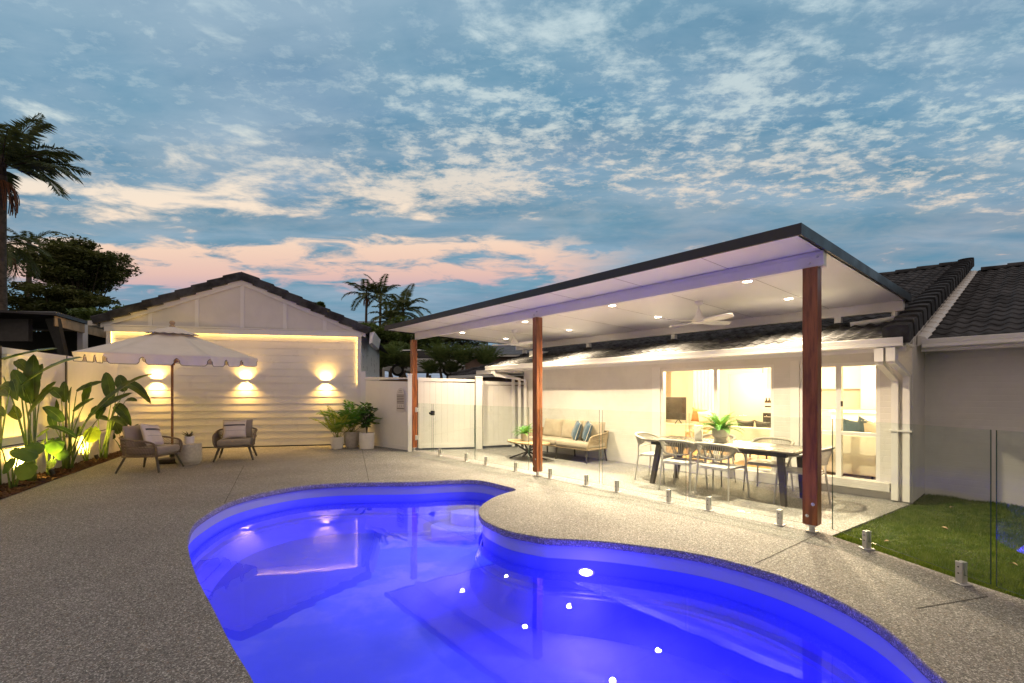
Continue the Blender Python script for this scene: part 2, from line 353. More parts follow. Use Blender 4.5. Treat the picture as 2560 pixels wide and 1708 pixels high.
def pillow_mb(w, h, t, mb=None, mtx=None, n=14, pinch=.08):
    """soft cushion standing in x (width), z (height), y thickness; centre at origin"""
    mb = mb or MB(); vs = []; fs = []
    for sgn in (-1, 1):
        o = len(vs)
        for i in range(n+1):
            for j in range(n+1):
                u, v = 2*i/n-1, 2*j/n-1
                k = max(0, (1-u**4)*(1-v**4))**.45
                x = w/2*u*(1-pinch*(1-v*v)*abs(u)**3); z = h/2*v*(1-pinch*(1-u*u)*abs(v)**3)
                vs.append(Vector((x, sgn*t/2*k*(1+.06*math.sin(5*u+3*v)), z)))
        for i in range(n):
            for j in range(n):
                q = (o+i*(n+1)+j, o+(i+1)*(n+1)+j, o+(i+1)*(n+1)+j+1, o+i*(n+1)+j+1)
                fs.append(q if sgn < 0 else q[::-1])
    if mtx is not None: vs = [mtx @ v for v in vs]
    return mb.add(vs, fs)
def catmull(pts, per=6, closed=True):
    out = []; n = len(pts)
    for i in range(n if closed else n-1):
        p = [Vector(pts[(i+k) % n] if closed else pts[min(max(i+k, 0), n-1)]) for k in (-1, 0, 1, 2)]
        for q in range(per):
            t = q/per; out.append(.5*((2*p[1])+(p[2]-p[0])*t+(2*p[0]-5*p[1]+4*p[2]-p[3])*t*t+(3*p[1]-p[0]-3*p[2]+p[3])*t**3))
    if not closed: out.append(Vector(pts[-1]))
    return out
def tess(outer, holes, z):
    loops = [[Vector((x, y, 0)) for x, y in outer]]+[[Vector((x, y, 0)) for x, y in h] for h in holes]
    vs = [(v.x, v.y, z) for l in loops for v in l]
    fs = []
    for t in geometry.tessellate_polygon(loops):
        a, b, c = (Vector(vs[i]) for i in t)
        fs.append(tuple(t) if (b-a).cross(c-a).z > 0 else tuple(t[::-1]))
    return vs, fs

# ------------------------------------------------------------------ survey
P3 = Vector((*G(2038, 1331), 0)); P2 = Vector((*G(1338, 1191), 0)); P1 = Vector((*G(1035, 1127), 0))
HROT = math.atan2(-.7615, .648)
def HL(p): d = Vector(p[:2])-P3.xy; return (.648*d.x-.7615*d.y, .7615*d.x+.648*d.y)     # world -> house frame (a along the house, b away)
def HW(a, b, z=0): return Vector((P3.x+.648*a+.7615*b, P3.y-.7615*a+.648*b, z))           # house frame -> world
def HA(px, b):                                                                              # a of the point seen in column px on the line b
    r = (px-1280)/F; return (P3.x+.7615*b-r*(P3.y+.648*b))/(-.7615*r-.648)
def HZ(py, a, b): return HC-(py-HOR)*HW(a, b).y/F
GO = Vector((-10.417, 11.737, 0)); GROT = math.atan2(.1967, .980)                           # garage frame: left corner, along the wall
GW = 6.25

# ------------------------------------------------------------------ pool outline (ground plane)
POOLPX = [(632,1704),(575,1608),(529,1516),(491,1443),(471,1380),(470.5,1344),(483,1313),(510,1290),(559.6,1261.5),(613,1242),(690,1225),(766,1213.6),(843,1208),(919.6,1206),(1034.5,1204.8),(1111,1201),(1168.5,1199.4),(1210.7,1203),(1256.6,1213.6),(1291,1224),
 (1264.3,1232.8),(1233.7,1244),(1206.9,1261.5),(1197.3,1278.7),(1205,1296),(1226,1309),(1264,1324.7),(1302.6,1334),(1360,1344),(1387,1346),(1503,1353),(1635,1368),(1740.5,1384),(1846,1408),(1951.6,1439.7),(2057,1482),(2162.7,1537),(2241.8,1592.7),(2310,1656)]
POOL = [G(*p) for p in POOLPX]+[(2.17,2.15),(1.80,1.72),(1.2,1.38),(.45,1.25),(-.30,1.42),(-.92,1.86)]
POOL = [(v.x, v.y) for v in catmull([(x, y, 0) for x, y in POOL], 5)]
# resample evenly
def resample(poly, step):
    P = [Vector(p) for p in poly]; out = []; acc = 0
    for i in range(len(P)):
        a, b = P[i], P[(i+1) % len(P)]; L = (b-a).length
        while acc < L: out.append(tuple(a+(b-a)*(acc/L if L else 0))); acc += step
        acc -= L
    return out
POOL = resample(POOL, .07)
def area(p): return .5*sum(p[i][0]*p[(i+1) % len(p)][1]-p[(i+1) % len(p)][0]*p[i][1] for i in range(len(p)))
if area(POOL) < 0: POOL.reverse()
def offset(poly, d, sm=0):                       # d > 0 outward
    n = len(poly); out = []
    for i in range(n):
        a, b = Vector(poly[i-1]), Vector(poly[(i+1) % n]); t = (b-a).normalized()
        out.append(Vector(poly[i])+Vector((t.y, -t.x))*d)
    for _ in range(sm): out = [(out[i-1]+out[i]*2+out[(i+1) % n])/4 for i in range(n)]
    return [tuple(v) for v in out]

PATIO_W = 930; SCONCE_W = 20; INT_W = 165; UP_W = 165
# ================================================================== THE SETTING
DECK = [(-4.5,-3),(5.2,-3),(4.75,-1),(4.1,1.5)]+[G(2560,1499.6), G(2378,1441), G(2200,1380), G(2078,1340)]+[tuple(HW(.43,2.5).xy), tuple(HW(-7.4,2.6).xy), tuple(HW(-8.6,3.2).xy), (-2.4,12.3), (-4.2,13.1), (-9.78,11.98), G(294,1144), G(150,1195), G(0,1249.5), (-5.6,3.1)]
if area(DECK) < 0: DECK.reverse()
mb = MB(); mb.add(*tess(DECK, [POOL], 0.0))
n = len(POOL); o = len(mb.v)                      # bull-nosed edge of the deck round the pool, with its underside
rings = [(POOL, 0.0), (offset(POOL, -.006), -.012), (offset(POOL, -.006), -.062), (POOL, -.075), (offset(POOL, .045), -.076)]
vs = [(x, y, z) for p, z in rings for x, y in p]
fs = [(r*n+i, (r+1)*n+i, (r+1)*n+(i+1) % n, r*n+(i+1) % n) for r in range(len(rings)-1) for i in range(n)]
mb.add(vs, [f[::-1] for f in fs])
nd = len(DECK); vs = [(x, y, 0) for x, y in DECK]+[(x, y, -.12) for x, y in DECK]
mb.add(vs, [(i, nd+i, nd+(i+1) % nd, (i+1) % nd) for i in range(nd)])
tag(mb.build('pool_deck', M['agg']), kind='structure')
mb = MB()                                        # saw cuts in the slab
def cut(*pix):
    p = [Vector((*G(*q), 0)) for q in pix]
    for a, b in zip(p, p[1:]):
        d = (b-a).normalized(); s_ = Vector((-d.y, d.x, 0))*.0035
        mb.add([(q.x, q.y, .003) for q in (a-s_, b-s_, b+s_, a+s_)], [(0,1,2,3)])
cut((610,1165),(561,1259)); cut((905,1124),(922,1203)); cut((2042,1337),(1888,1410)); cut((1000,1140),(1270,1175),(1660,1262),(2030,1342))
cut((2290,1522),(2470,1492)); cut((1310,1215),(1660,1262))
tag(mb.build('deck_joint', M['joint']), kind='structure')
mb = MB(); OUT = offset(POOL, .25, 3)
mb.add(*tess([(-400,-60),(400,-60),(400,900),(-400,900)], [OUT], -.10)); tag(mb.build('ground', M['terrain']), kind='structure')
mb = MB(); LAWN = [tuple(HW(.43,2.5).xy), tuple(G(2078,1340)), tuple(G(2200,1380)), tuple(G(2378,1441)), tuple(G(2560,1499.6)), (4.1,1.5),(4.75,-1),(5.2,-3),(16,-3),(16,9),tuple(HW(.43,3.6).xy)]
if area(LAWN) < 0: LAWN.reverse()
mb.add(*tess(LAWN, [], -.035)); tag(mb.build('lawn', M['lawn']), kind='structure')
mb = MB(); BED = [(-5.6,3.1), G(0,1249.5), G(150,1195), G(294,1144), (-9.78,11.98), (-10.3,12), (-8.15-1.2*.2,7.24+3.04*.2), (-8.15+1.2*1.6,7.24-3.04*1.6)]
if area(BED) < 0: BED.reverse()
for i in range(1): mb.add(*tess(BED, [], .02))
nb = len(BED); mb.add([(x, y, .02) for x, y in BED]+[(x, y, -.1) for x, y in BED], [(i, nb+i, nb+(i+1) % nb, (i+1) % nb) for i in range(nb)])
tag(mb.build('garden_bed', M['mulch']), kind='structure')
mb = MB(); ra = random.Random(3)                 # loose bark chips
def inpoly(x, y, P):
    c = False
    for i in range(len(P)):
        (x1, y1), (x2, y2) = P[i-1], P[i]
        if (y1 > y) != (y2 > y) and x < (x2-x1)*(y-y1)/(y2-y1)+x1: c = not c
    return c
k = 0
while k < 5200:
    x, y = ra.uniform(-10.3, -6.2), ra.uniform(4.4, 12)
    if not inpoly(x, y, BED): continue
    k += 1; a = ra.uniform(0, PI); L = ra.uniform(.012, .04); w = ra.uniform(.005, .014); z = .02+ra.uniform(.0, .022); tl = ra.uniform(-.5, .5)
    d = Vector((math.cos(a)*L, math.sin(a)*L, L*tl)); e = Vector((-math.sin(a)*w, math.cos(a)*w, w*ra.uniform(-.6, .6)))
    c = Vector((x, y, z)); mb.add([c-d-e, c+d-e, c+d+e, c-d+e], [(0,1,2,3)])
tag(mb.build('bark_chips', M['mulch']), kind='stuff')
mb = MB(); rg = random.Random(11); k = 0         # mown grass
VIS = [p for p in LAWN]
while k < 62000:
    x, y = rg.uniform(3.3, 9.5), rg.uniform(2.2, 7.6)
    if x/y > 1.2 or not inpoly(x-.025*rg.random(), y+.02*rg.uniform(-1, 1), LAWN): continue
    k += 1; h = rg.uniform(.020, .052)*(1+.30*math.sin(x*3.1+y*2.3)+.25*math.sin(x*9.7-y*7.1)); a = rg.uniform(0, 2*PI); w = rg.uniform(.0022, .0045)*(1 if y > 4.2 else .8); ln = rg.uniform(-.02, .02)
    e = (math.cos(a)*w, math.sin(a)*w); l2 = (rg.uniform(-.022, .022), rg.uniform(-.022, .022))
    mb.add([(x-e[0], y-e[1], -.035), (x+e[0], y+e[1], -.035), (x+l2[0]*.4+e[0]*.7, y+l2[1]*.4+e[1]*.7, -.035+h*.6), (x+l2[0], y+l2[1], -.035+h)], [(0,1,2),(0,2,3)])
tag(mb.build('grass', M['grassb']), kind='stuff')
rg = random.Random(2)
for k, lab in enumerate(('curled brown dead leaf on the lawn nearest the right post', 'pale dead leaf on the lawn beside the panel joint', 'brown dead leaf far back on the lawn by the wall', 'small tan dead leaf in the middle of the lawn')):
    x, y = ((3.75,4.55),(4.35,3.95),(5.7,5.9),(4.75,5.0))[k]; m_ = MB(); L = .03; m_.grid(lambda u, v: Vector(((u-.5)*2*L, (v-.5)*L*math.sin(PI*(u*.9+.05)), .012*math.sin(3*u)+.012*abs(v-.5))), 8, 4)
    o = m_.build('dead_leaf', M['pine'], smooth=True); o.location = (x, y, .0); o.rotation_euler = (.15, .1, k*1.7); tag(o, lab, 'leaf', 'dead leaves on the lawn')
mb = MB()                                        # street level behind the back fence, held up by a low brown bank
mb.box(-60, 70, 20.6, 20.9, -.1, 2.06); mb.m = 1
mb.add([(-400,20.9,2.05),(400,20.9,2.05),(400,900,9),(-400,900,9)], [(0,1,2,3)])
tag(mb.build('hillside', [M['brickw'], M['terrain']]), kind='structure')

# ------------------------------------------------------------------ swimming pool
pool = thing('swimming_pool', 'freeform kidney shaped in-ground pool lit violet blue in the paved deck', 'pool', (.3, 4.2, 0))
A = offset(POOL, .04); WL = -.215
prof = [(A, -.076), (A, WL-.005)]
mb = MB()
def loft(mb, prof, flip=True):
    vs = [(x, y, z) for p, z in prof for x, y in p]; n = len(prof[0][0])
    fs = [(r*n+i, (r+1)*n+i, (r+1)*n+(i+1) % n, r*n+(i+1) % n) for r in range(len(prof)-1) for i in range(n)]
    mb.add(vs, [f[::-1] for f in fs] if flip else fs)
loft(mb, prof); mb.build('waterline_band', M['wline'], pool, smooth=True, world=True)
mb = MB(); B1 = offset(POOL, .04); B2 = offset(POOL, -.03, 2); B3 = offset(POOL, -.05, 4)
def floorz(x, y): return -.80-.22*max(0, min(1, (6.2-y)/3.5))
B4 = offset(POOL, -.07, 6); B5 = offset(POOL, -.13, 14)
prof = [(B1, WL-.006), (B1, -.52), (B2, -.535), (B2, -.56), (B3, -.575)]
loft(mb, prof)
n = len(POOL); vs = [(x, y, -.575) for x, y in B3]+[(x, y, max(floorz(x, y)+.12, -.74)) for x, y in B4]+[(x, y, floorz(x, y)) for x, y in B5]
mb.add(vs, [(r*n+i, r*n+(i+1) % n, (r+1)*n+(i+1) % n, (r+1)*n+i) for r in range(2) for i in range(n)])
v2, f2 = tess(B5, [], 0); mb.add([(x, y, floorz(x, y)) for x, y, z in v2], f2)
mb.build('shell', M['shell'], pool, smooth=40, world=True)
mb = MB()                                        # entry steps in the far nook
for cx, cy_, rx, ry, z in ((-.45, 7.40, .55, .25, -.44), (-.55, 7.25, .75, .36, -.62)):
    ring = [(cx+rx*math.cos(2*PI*k/40), cy_+ry*math.sin(2*PI*k/40)) for k in range(40)]
    mb.prism(ring, -1.4, z)
mb.build('step', M['shell'], pool, world=True, bevel=.02)
def pool_lamp(x, y, z, nx, ny, pw):               # flush round underwater lamp on the wall, facing (nx, ny)
    rz = math.atan2(ny, nx); mtx = Matrix.Translation((x, y, z)) @ Matrix.Diagonal((1, 1, .55, 1)) @ Matrix.Rotation(rz, 4, 'Z') @ Matrix.Rotation(PI/2, 4, 'Y')
    mb = MB(); mb.lathe([(.085, 0), (.085, .010), (.074, .018), (.065, .018), (.065, .006)], 28); mb.m = 1; mb.lathe([(.001, .010), (.063, .010), (.05, .020), (.001, .025)], 24)
    mb.v = [tuple(mtx @ Vector(v)) for v in mb.v]
    mb.build('pool_light', [M['white2'], M['poolled']], pool, world=True)
    inv = Matrix.Translation(pool.location).inverted()
    lamp('AREA', inv @ Vector((x+nx*.05, y+ny*.05, z)), pw, POOLCOL, pool, rot=(PI/2-math.radians(12), 0, rz-PI/2), shape='DISK', size=.15, spread=math.radians(150))
    lamp('POINT', inv @ Vector((x+nx*.34, y+ny*.34, z-.06)), pw*.40, POOLCOL, pool, shadow_soft_size=.16)  # unseen fill lamp added off the wall to brighten the pool walls
POOLCOL = (.13, .075, 1.0)
pool_lamp(.757, 4.655, -.34, -.19, -.98, 62)
pool_lamp(-.352, 5.62, -.36, -.97, .22, 50)
mb = MB(); mb.add(*tess(offset(POOL, .041), [], WL)); 
tag(mb.build('water', glassy('pool_water', (.64, .69, 1.0), 0.0, 1.33, bump=.0009, bs=2.2)), kind='structure')

# ------------------------------------------------------------------ house (house frame: x along the front to the right, y away)
house = thing('brick_house', 'long low white painted brick house with a black tiled roof and lit windows', 'house', P3, HROT)
PT = math.tan(math.radians(17)); FB = 2.48; EV = 1.90; EZ = 2.17
mb = MB()
W0, W1 = FB, FB+.20
for a0, a1, z0, z1 in ((-7.43,-3.37,0,2.16), (-3.37,-1.295,1.95,2.16), (-3.37,-1.295,0,.17), (-1.295,-.926,0,2.16), (-.926,.081,1.93,2.16), (-.926,.081,0,.16), (.081,.43,0,2.16)):
    mb.box(a0, a1, W0, W1, z0, z1)
mb.box(-.926, .20, FB-.09, FB-.002, .12, .235); mb.box(-3.5, -1.25, FB-.06, FB-.002, 0, .165)      # rendered sill and door step
mb.box(-7.43, -7.23, W1, 9.2, 0, 2.6)
mb.build('front_wall', M['brick'], house)
mb = MB()
mb.box(.23, .43, W1, 10.2, 0, 2.45); mb.box(.43, 9, 3.42, 3.62, -.1, 2.25)
mb.hexa([(.40,EV+.1,2.10),(.46,EV+.1,2.10),(.46,9.77,EZ+(9.77-EV)*PT-.05),(.40,9.77,EZ+(9.77-EV)*PT-.05),(.40,EV+.1,2.17),(.46,EV+.1,2.17),(.46,9.78,EZ+(9.77-EV)*PT+.05),(.40,9.78,EZ+(9.77-EV)*PT+.05)])
mb.prism([(.24,FB+.1),(.42,FB+.1),(.42,9.7),(.24,9.7)], 2.1, lambda x, y: EZ+(y-EV)*PT-.02)
mb.build('side_wall', M['brickr'], house)
mb = MB()
mb.box(-8.15, .45, EV+.005, FB, 2.105, 2.125); mb.box(.43, 9, 2.86, 3.43, 2.17, 2.19); mb.box(-8.15, .45, EV-.01, EV+.02, 2.02, 2.17); mb.box(.47, 9, 2.84, 2.87, 2.06, 2.21)
mb.box(-9.2, -7.5, EV+.3, EV+1.4, 2.0, 2.12)
mb.build('soffit', M['white'], house)
def gutter(a0, a1, b, z):
    m_ = MB(); pr = [(b, z), (b-.10, z), (b-.118, z+.012), (b-.118, z+.05), (b-.112, z+.055), (b-.118, z+.06), (b-.125, z+.115), (b-.115, z+.12), (b-.108, z+.115), (b-.105, z+.02), (b, z+.02)]
    n = len(pr); m_.add([(a0, y, q) for y, q in pr]+[(a1, y, q) for y, q in pr], [(i, (i+1) % n, n+(i+1) % n, n+i) for i in range(n)]+[tuple(range(n))[::-1], tuple(range(n, 2*n))]); return m_
gutter(-8.2, .44, EV-.01, 2.07).build('gutter', M['white2'], house)
gutter(.49, 9, 2.84, 2.105).build('gutter', M['white2'], house)
DA1, DA2, DP1, DP2 = HA(2200, EV-.09), HA(2229, EV-.09), HA(2238, FB-.06), HA(2267, FB-.06)
for k, (pts, r) in enumerate(((((DA1,EV-.09,2.06),(DA1,EV-.09,1.88),(DP1,FB-.06,1.66),(DP1,FB-.06,.02)), .042), (((DA2,EV-.09,2.06),(DA2,EV-.09,1.90),(DP2,FB-.06,1.72),(DP2,FB-.06,.02)), .042),
      (((-7.9,EV-.08,2.06),(-7.85,EV-.05,1.95),(-7.3,FB-.06,1.8),(-7.3,FB-.06,.02)), .045), (((-8.0,EV-.05,2.06),(-7.95,EV,1.97),(-7.55,FB-.05,1.86),(-7.55,FB-.05,.02)), .045), (((-8.05,EV,2.06),(-7.8,FB-.05,1.9),(-7.8,FB-.05,.02)), .045))):
    m_ = MB(); m_.tube(pts, r*1.25, 4)
    if k < 2: x = pts[0][0]; m_.box(x-.046, x+.046, EV-.165, EV-.005, 1.89, 2.06); w_ = pts[2][0]; m_.box(w_-.06, w_+.06, FB-.115, FB-.005, .96, .985)
    m_.build('downpipe', M['white2'], house)
def tile_field(a0, a1, b0, b1, z0, keep=None, tw=.175, tc_=.33, slope=PT, sub=8):
    m_ = MB(); na = int(round((a1-a0)/tw*sub)); nc = int(math.ceil((b1-b0)/tc_))
    rr = random.Random(5)
    for c in range(nc):
        y0 = b0+c*tc_; y1 = min(y0+tc_, b1)+.03
        rows = []
        for y, lift in ((y0, -.022), (y0, .022), (y0+.02, .027), (y1, .004)):
            row = []
            for i in range(na+1):
                x = a0+(a1-a0)*i/na; ph = (x/tw) % 1.0
                wv = .030*(.5+.5*math.cos(2*PI*(ph-.3)))**1.25
                row.append((x, y, z0+(y-b0)*slope+lift+(wv if lift > 0 else wv*.3)))
            rows.append(row)
        vs = [v for r in rows for v in r]; N = na+1; fs = []
        for r in range(3):
            for i in range(na):
                if keep and not keep((vs[r*N+i][0]+vs[r*N+i+1][0])/2, (y0+y1)/2): continue
                fs.append((r*N+i, r*N+i+1, (r+1)*N+i+1, (r+1)*N+i))
        m_.add(vs, fs)
    return m_
rf = tile_field(-8.15, .40, EV-.06, 9.77, EZ-.02).build('roof', M['tile'], house, smooth=35)
m_ = MB(); m_.add([(-8.15,9.77,EZ-.02+(9.83-EV)*PT),(.4,9.77,EZ-.02+(9.83-EV)*PT),(.4,17,2.3),(-8.15,17,2.3)], [(0,1,2,3)]); m_.build('rear_slope', M['tile'], rf)
RZ = EZ+(9.77-EV)*PT
def cap_row(p, q, L, r, parent, mt, name, flat=False):
    p, q = Vector(p), Vector(q); d = (q-p); n = max(1, int(d.length/L)); d.normalize(); side = d.cross(Vector((0,0,1))).normalized(); up = side.cross(d)
    m_ = MB()
    for k in range(n):
        for i, (t, sc_, lf) in enumerate(((k*L, 1.0, .030), ((k+1)*L+.03, .93, .0))): pass
        A0 = p+d*(k*L); A1 = p+d*((k+1)*L+.04); vs = []
        for c, s_, lf in ((A0, 1.06, .028), (A1, .94, .006)):
            for j in range(9):
                t = PI*j/8
                if flat: w = (-1,-1,-.92,-.45,0,.45,.92,1,1)[j]; h = (-.9,.55,.78,.86,.88,.86,.78,.55,-.9)[j]
                else: w = -math.cos(t); h = math.sin(t)*.75-.1
                vs.append(c+side*w*r*s_+up*(h*r*s_+lf))
        m_.add(vs, [(j, j+1, 9+j+1, 9+j) for j in range(8)]+[tuple(range(9))[::-1], tuple(range(9, 18))])
    return m_.build(name, mt, parent, smooth=40)
cap_row((-8.1,9.77,RZ), (.45,9.77,RZ), .42, .13, rf, M['tile'], 'ridge_tiles')
cap_row((.37,EV-.12,EZ+.03), (.37,9.9,RZ+.07), .36, .125, rf, M['tile'], 'verge_tiles', flat=True)
m_ = tile_field(.47, 7.5, 2.78, 9.77, EZ+.02); r2 = m_.build('roof', M['tile'], house, smooth=35)
cap_row((.6,9.77,EZ+.02+6.99*PT), (7.6,9.77,EZ+.02+6.99*PT), .42, .13, r2, M['tile'], 'ridge_tiles')
m_ = MB(); k = 0; b = 2.75                        # stepped mortar bead between the verge and the lower roof
while b < 9.5:
    z = EZ+.02+(b-2.78)*PT; m_.hexa([(.44,b,z-.05),(.56,b,z+.02),(.56,b+.34,z+.02+.34*PT),(.44,b+.34,z-.05+.34*PT),(.44,b,z+.10),(.52,b,z+.075),(.52,b+.34,z+.065+.34*PT),(.44,b+.34,z+.08+.34*PT)]); b += .33
m_.build('mortar_bead', M['white'], r2)
# wing further along, hipped at its end
hip = lambda a, b: (a+14.9)*1.0 > (b-5.0)*.80 and a < -7.9
r3 = tile_field(-14.9, -7.9, 5.0, 9.77, EZ+.03, keep=hip).build('roof', M['tile'], house, smooth=35)
gutter(-14.9, -8.1, 5.0, 2.06).build('gutter', M['white2'], house)
cap_row((-14.85,5.0,EZ+.05), (-11.1,9.77,EZ+4.77*PT+.05), .42, .12, r3, M['tile'], 'ridge_tiles')
m_ = MB(); m_.box(-14.5, -7.43, 5.5, 5.7, 0, 2.15); m_.box(-8.4, -8.2, 2.3, 5.0, 2.0, 2.1); m_.box(-8.9,-8.78,3.0,3.12,0,2.1); m_.build('wing_wall', M['nwall'], house)
# windows
def window(name, a0, a1, z0, z1, mull, trans=None, latch=None):
    f = MB(); t = .05
    f.box(a0, a0+t, FB+.02, FB+.12, z0, z1); f.box(a1-t, a1, FB+.02, FB+.12, z0, z1); f.box(a0+t, a1-t, FB+.02, FB+.12, z1-t, z1); f.box(a0+t, a1-t, FB+.02, FB+.12, z0, z0+t*.7)
    for m_ in mull: f.box(m_-.035, m_+.035, FB+.025, FB+.115, z0+t*.7, z1-t)
    xs = [a0+t]+[v for m_ in mull for v in (m_-.035, m_+.035)]+[a1-t]
    if trans:
        for i in range(0, len(xs), 2): f.box(xs[i], xs[i+1], FB+.03, FB+.11, trans-.025, trans+.025)
    w = f.build(name, M['white2'], house)
    p = MB()
    for i in range(0, len(xs), 2): p.box(xs[i], xs[i+1], FB+.065, FB+.071, z0+t*.7, z1-t)
    p.build('pane', M['winglass'], w)
    if latch: l = MB(); l.box(latch-.012, latch+.012, FB+.005, FB+.03, (z0+z1)/2+.22, (z0+z1)/2+.30); l.build('handle', M['dark'], w)
    return w
window('sliding_door', -3.37, -1.295, .17, 1.95, [-2.275])
window('window', -.926, .081, .20, 1.93, [-.415], .886, latch=-.37)
for x0, x1 in ((-3.55, -3.37), (-1.05, -.926)): m_ = MB(); m_.box(x0, x1, FB-.012, FB+.1, .166, 1.99); m_.build('window_trim', M['white'], house)
# inside
m_ = MB(); m_.box(-7.23, .23, W1, 9.0, .10, .17); m_.build('interior_floor', M['floorw'], house)
m_ = MB(); m_.box(-7.23, .23, W1+.013, 9.0, 2.28, 2.34); m_.box(-7.23, .23, 8.9, 9.0, .17, 2.279); m_.box(-7.23,-7.13,W1,8.9,.17,2.42); m_.box(.13,.229,W1,8.9,.17,2.42)
m_.box(-6.9, -5.55, 5.3, 5.42, .17, 2.279); m_.box(-5.55,-3.9, 6.6, 6.72, .17, 2.279); m_.box(-3.9,-3.05, 6.6, 6.72, 1.98, 2.279)
m_.box(-7.23, .13, W1+.002, W1+.012, 1.96, 2.279); m_.build('interior_wall', M['plaster'], house)

# ------------------------------------------------------------------ patio roof
ZU = 2.99
patio = thing('patio_roof', 'white panelled flyover patio roof with dark steel edge on three hardwood posts', 'patio roof', P3, HROT)
ZC = lambda x, y: ZU-.048*y                      # the ceiling falls a little toward the house
off = lambda d: (lambda x, y: ZC(x, y)+d)
RC = [(-8.97,-.72), (.06,-.66), (.29,3.20), (-8.32,3.02)]
m_ = MB(); m_.prism([(-8.93,-.69), (.03,-.63), (.255,3.17), (-8.30,2.99)], off(0), off(.07))
pn = m_.build('roof_panel', M['soffit'], patio)
m_ = MB()
for i in range(4):
    p, q = Vector(RC[i]), Vector(RC[(i+1) % 4]); d = (q-p).normalized(); nn = Vector((d.y, -d.x))*.02
    p, q = p-d*.02, q+d*.02
    m_.prism([tuple(p), tuple(q), tuple(q+nn), tuple(p+nn)], off(-.012-.0005*i), off(.10+.0005*i))
m_.prism(RC, off(.071), off(.09))
m_.build('edge_flashing', M['fascia'], patio)
m_ = MB()
for k in range(7):
    f = (k+.6)/7.4; p, q = Vector((-8.93,-.69)).lerp(Vector((.03,-.63)), f), Vector((-8.30,2.99)).lerp(Vector((.255,3.17)), f)
    m_.prism([(p.x-.003,p.y),(p.x+.003,p.y),(q.x+.003,q.y),(q.x-.003,q.y)], off(-.002), off(.001))
m_.build('panel_joint', M['taupe'], pn)
BZ = ZU-.165
m_ = MB(); m_.box(-8.72, .09, -.05, .05, BZ, ZU-.004); m_.box(-8.72, .085, -.056, -.05, BZ+.118, BZ+.122); beam = m_.build('front_beam', M['white'], patio)
m_ = MB(); m_.prism([(-8.28,2.93), (.24,3.04), (.245,3.14), (-8.28,3.0)], off(-.155), off(-.003)); m_.build('back_beam', M['white'], patio)
m_ = MB()
for P, da in ((P3, 0), (P2, 0), (P1, 0)):
    a, b = HL(P)
    for dx, dz in ((-.03, .045), (.04, .10)): m_ = MB(); m_.tube([(a+dx, -.057, BZ+dz), (a+dx, -.068, BZ+dz)], .010, 8); m_.build('bolt', M['chrome'], beam)
POSTS = []
for P in (P3, P2, P1):
    a, b = HL(P); b = 0; a = a if P is not P3 else -.03
    m_ = MB()
    if P is P3: m_.box(a-.07, a+.07, -.07, .07, .085, BZ)
    else: m_.box(a-.055, a+.055, -.075, -.004, .085, BZ); m_.box(a-.035, a+.055, .004, .065, .085, BZ); m_.box(a-.03, a+.03, -.01, .01, .09, BZ)
    po = m_.build('post', M['jarrah'], patio, bevel=.004); POSTS.append((a, b))
    m_ = MB(); m_.box(a-.05, a+.05, -.05, .05, .004, .014); m_.tube([(a, 0, .01), (a, 0, .12)], .028, 12); m_.box(a-.05,a+.05,-.05,.05,.068,.084); m_.build('post_stirrup', M['steel'], po)
    y = -.071 if P is P3 else -.076
    for dx, dz in ((-.025, .18), (.03, .31)): m_ = MB(); m_.tube([(a+dx, y, dz), (a+dx, y-.005, dz)], .018, 12); m_.tube([(a+dx, y, dz), (a+dx, y-.016, dz)], .010, 6); m_.build('bolt', M['chrome'], po)
for px in (1312, 1472, 1685, 2096):               # short posts that lift the roof off the tiles
    a = HA(px, 3.03); zz = EZ+(3.03-EV)*PT
    m_ = MB(); m_.box(a-.045, a+.045, 2.985, 3.075, zz-.03, ZC(0, 3.03)-.16); br = m_.build('roof_bracket', M['white2'], patio)
    m_ = MB(); m_.lathe([(.15, -.02), (.14, .025), (.07, .045), (.06, .06)], 16, (a, 3.03, zz+.015)); m_.build('rubber_boot', M['rubber'], br)
zb = ZC(0, 3.1)-.16
m_ = MB(); m_.tube([(.14,3.06,zb),(.14,3.06,zb-.09),(.05,3.0,zb-.115),(-.36,2.90,zb-.15)], .042, 10); m_.build('rain_pipe', M['white2'], patio, smooth=40)
def ceil_hit(px, py):
    px *= 2560/2350; py *= 2560/2350; z = ZU
    for _ in range(20): q = AT(px, py, F*(z-HC)/(HOR-py)); a, b = HL(q); z = ZC(a, b)
    return a, b, z
# recessed downlights, seen lit
LP = [(1061,763,'far front downlight nearest the left hardwood post'), (1205,738,'downlight in the patio ceiling just left of the middle hardwood post'), (1306,757,'downlight just right of the middle hardwood post, above the outdoor sofa'), (1405,701,'front row downlight between the middle post and the nearer ceiling fan'),
      (1510,727,'downlight at the left blade tips of the nearer ceiling fan'), (1715,645,'largest front downlight above the dining table, right of the nearer fan'), (1810,685,'downlight beside the big right hardwood post'), (1161,777,'small far downlight at the left blade tips of the far ceiling fan')]
for px, py, lab in LP:
    a, b, z = ceil_hit(px, py)
    t = thing('downlight', 'lit round white '+lab, 'ceiling light', HW(a, b, z), HROT, 'downlights recessed in the patio ceiling')
    m_ = MB(); m_.lathe([(.068, .003), (.068, -.006), (.060, -.010), (.055, -.004)], 24); m_.build('trim_ring', M['white2'], t)
    m_ = MB(); m_.lathe([(.001, -.003), (.054, -.003), (.054, -.008), (.001, -.012)], 20); m_.build('diffuser', M['lamp'], t)
    lamp('SPOT', (0, 0, -.02), PATIO_W*(.42 if px in (1061, 1161) else 1.0), (1.0, .79, .50), t, spot_size=math.radians(142), spot_blend=.9, shadow_soft_size=.045)
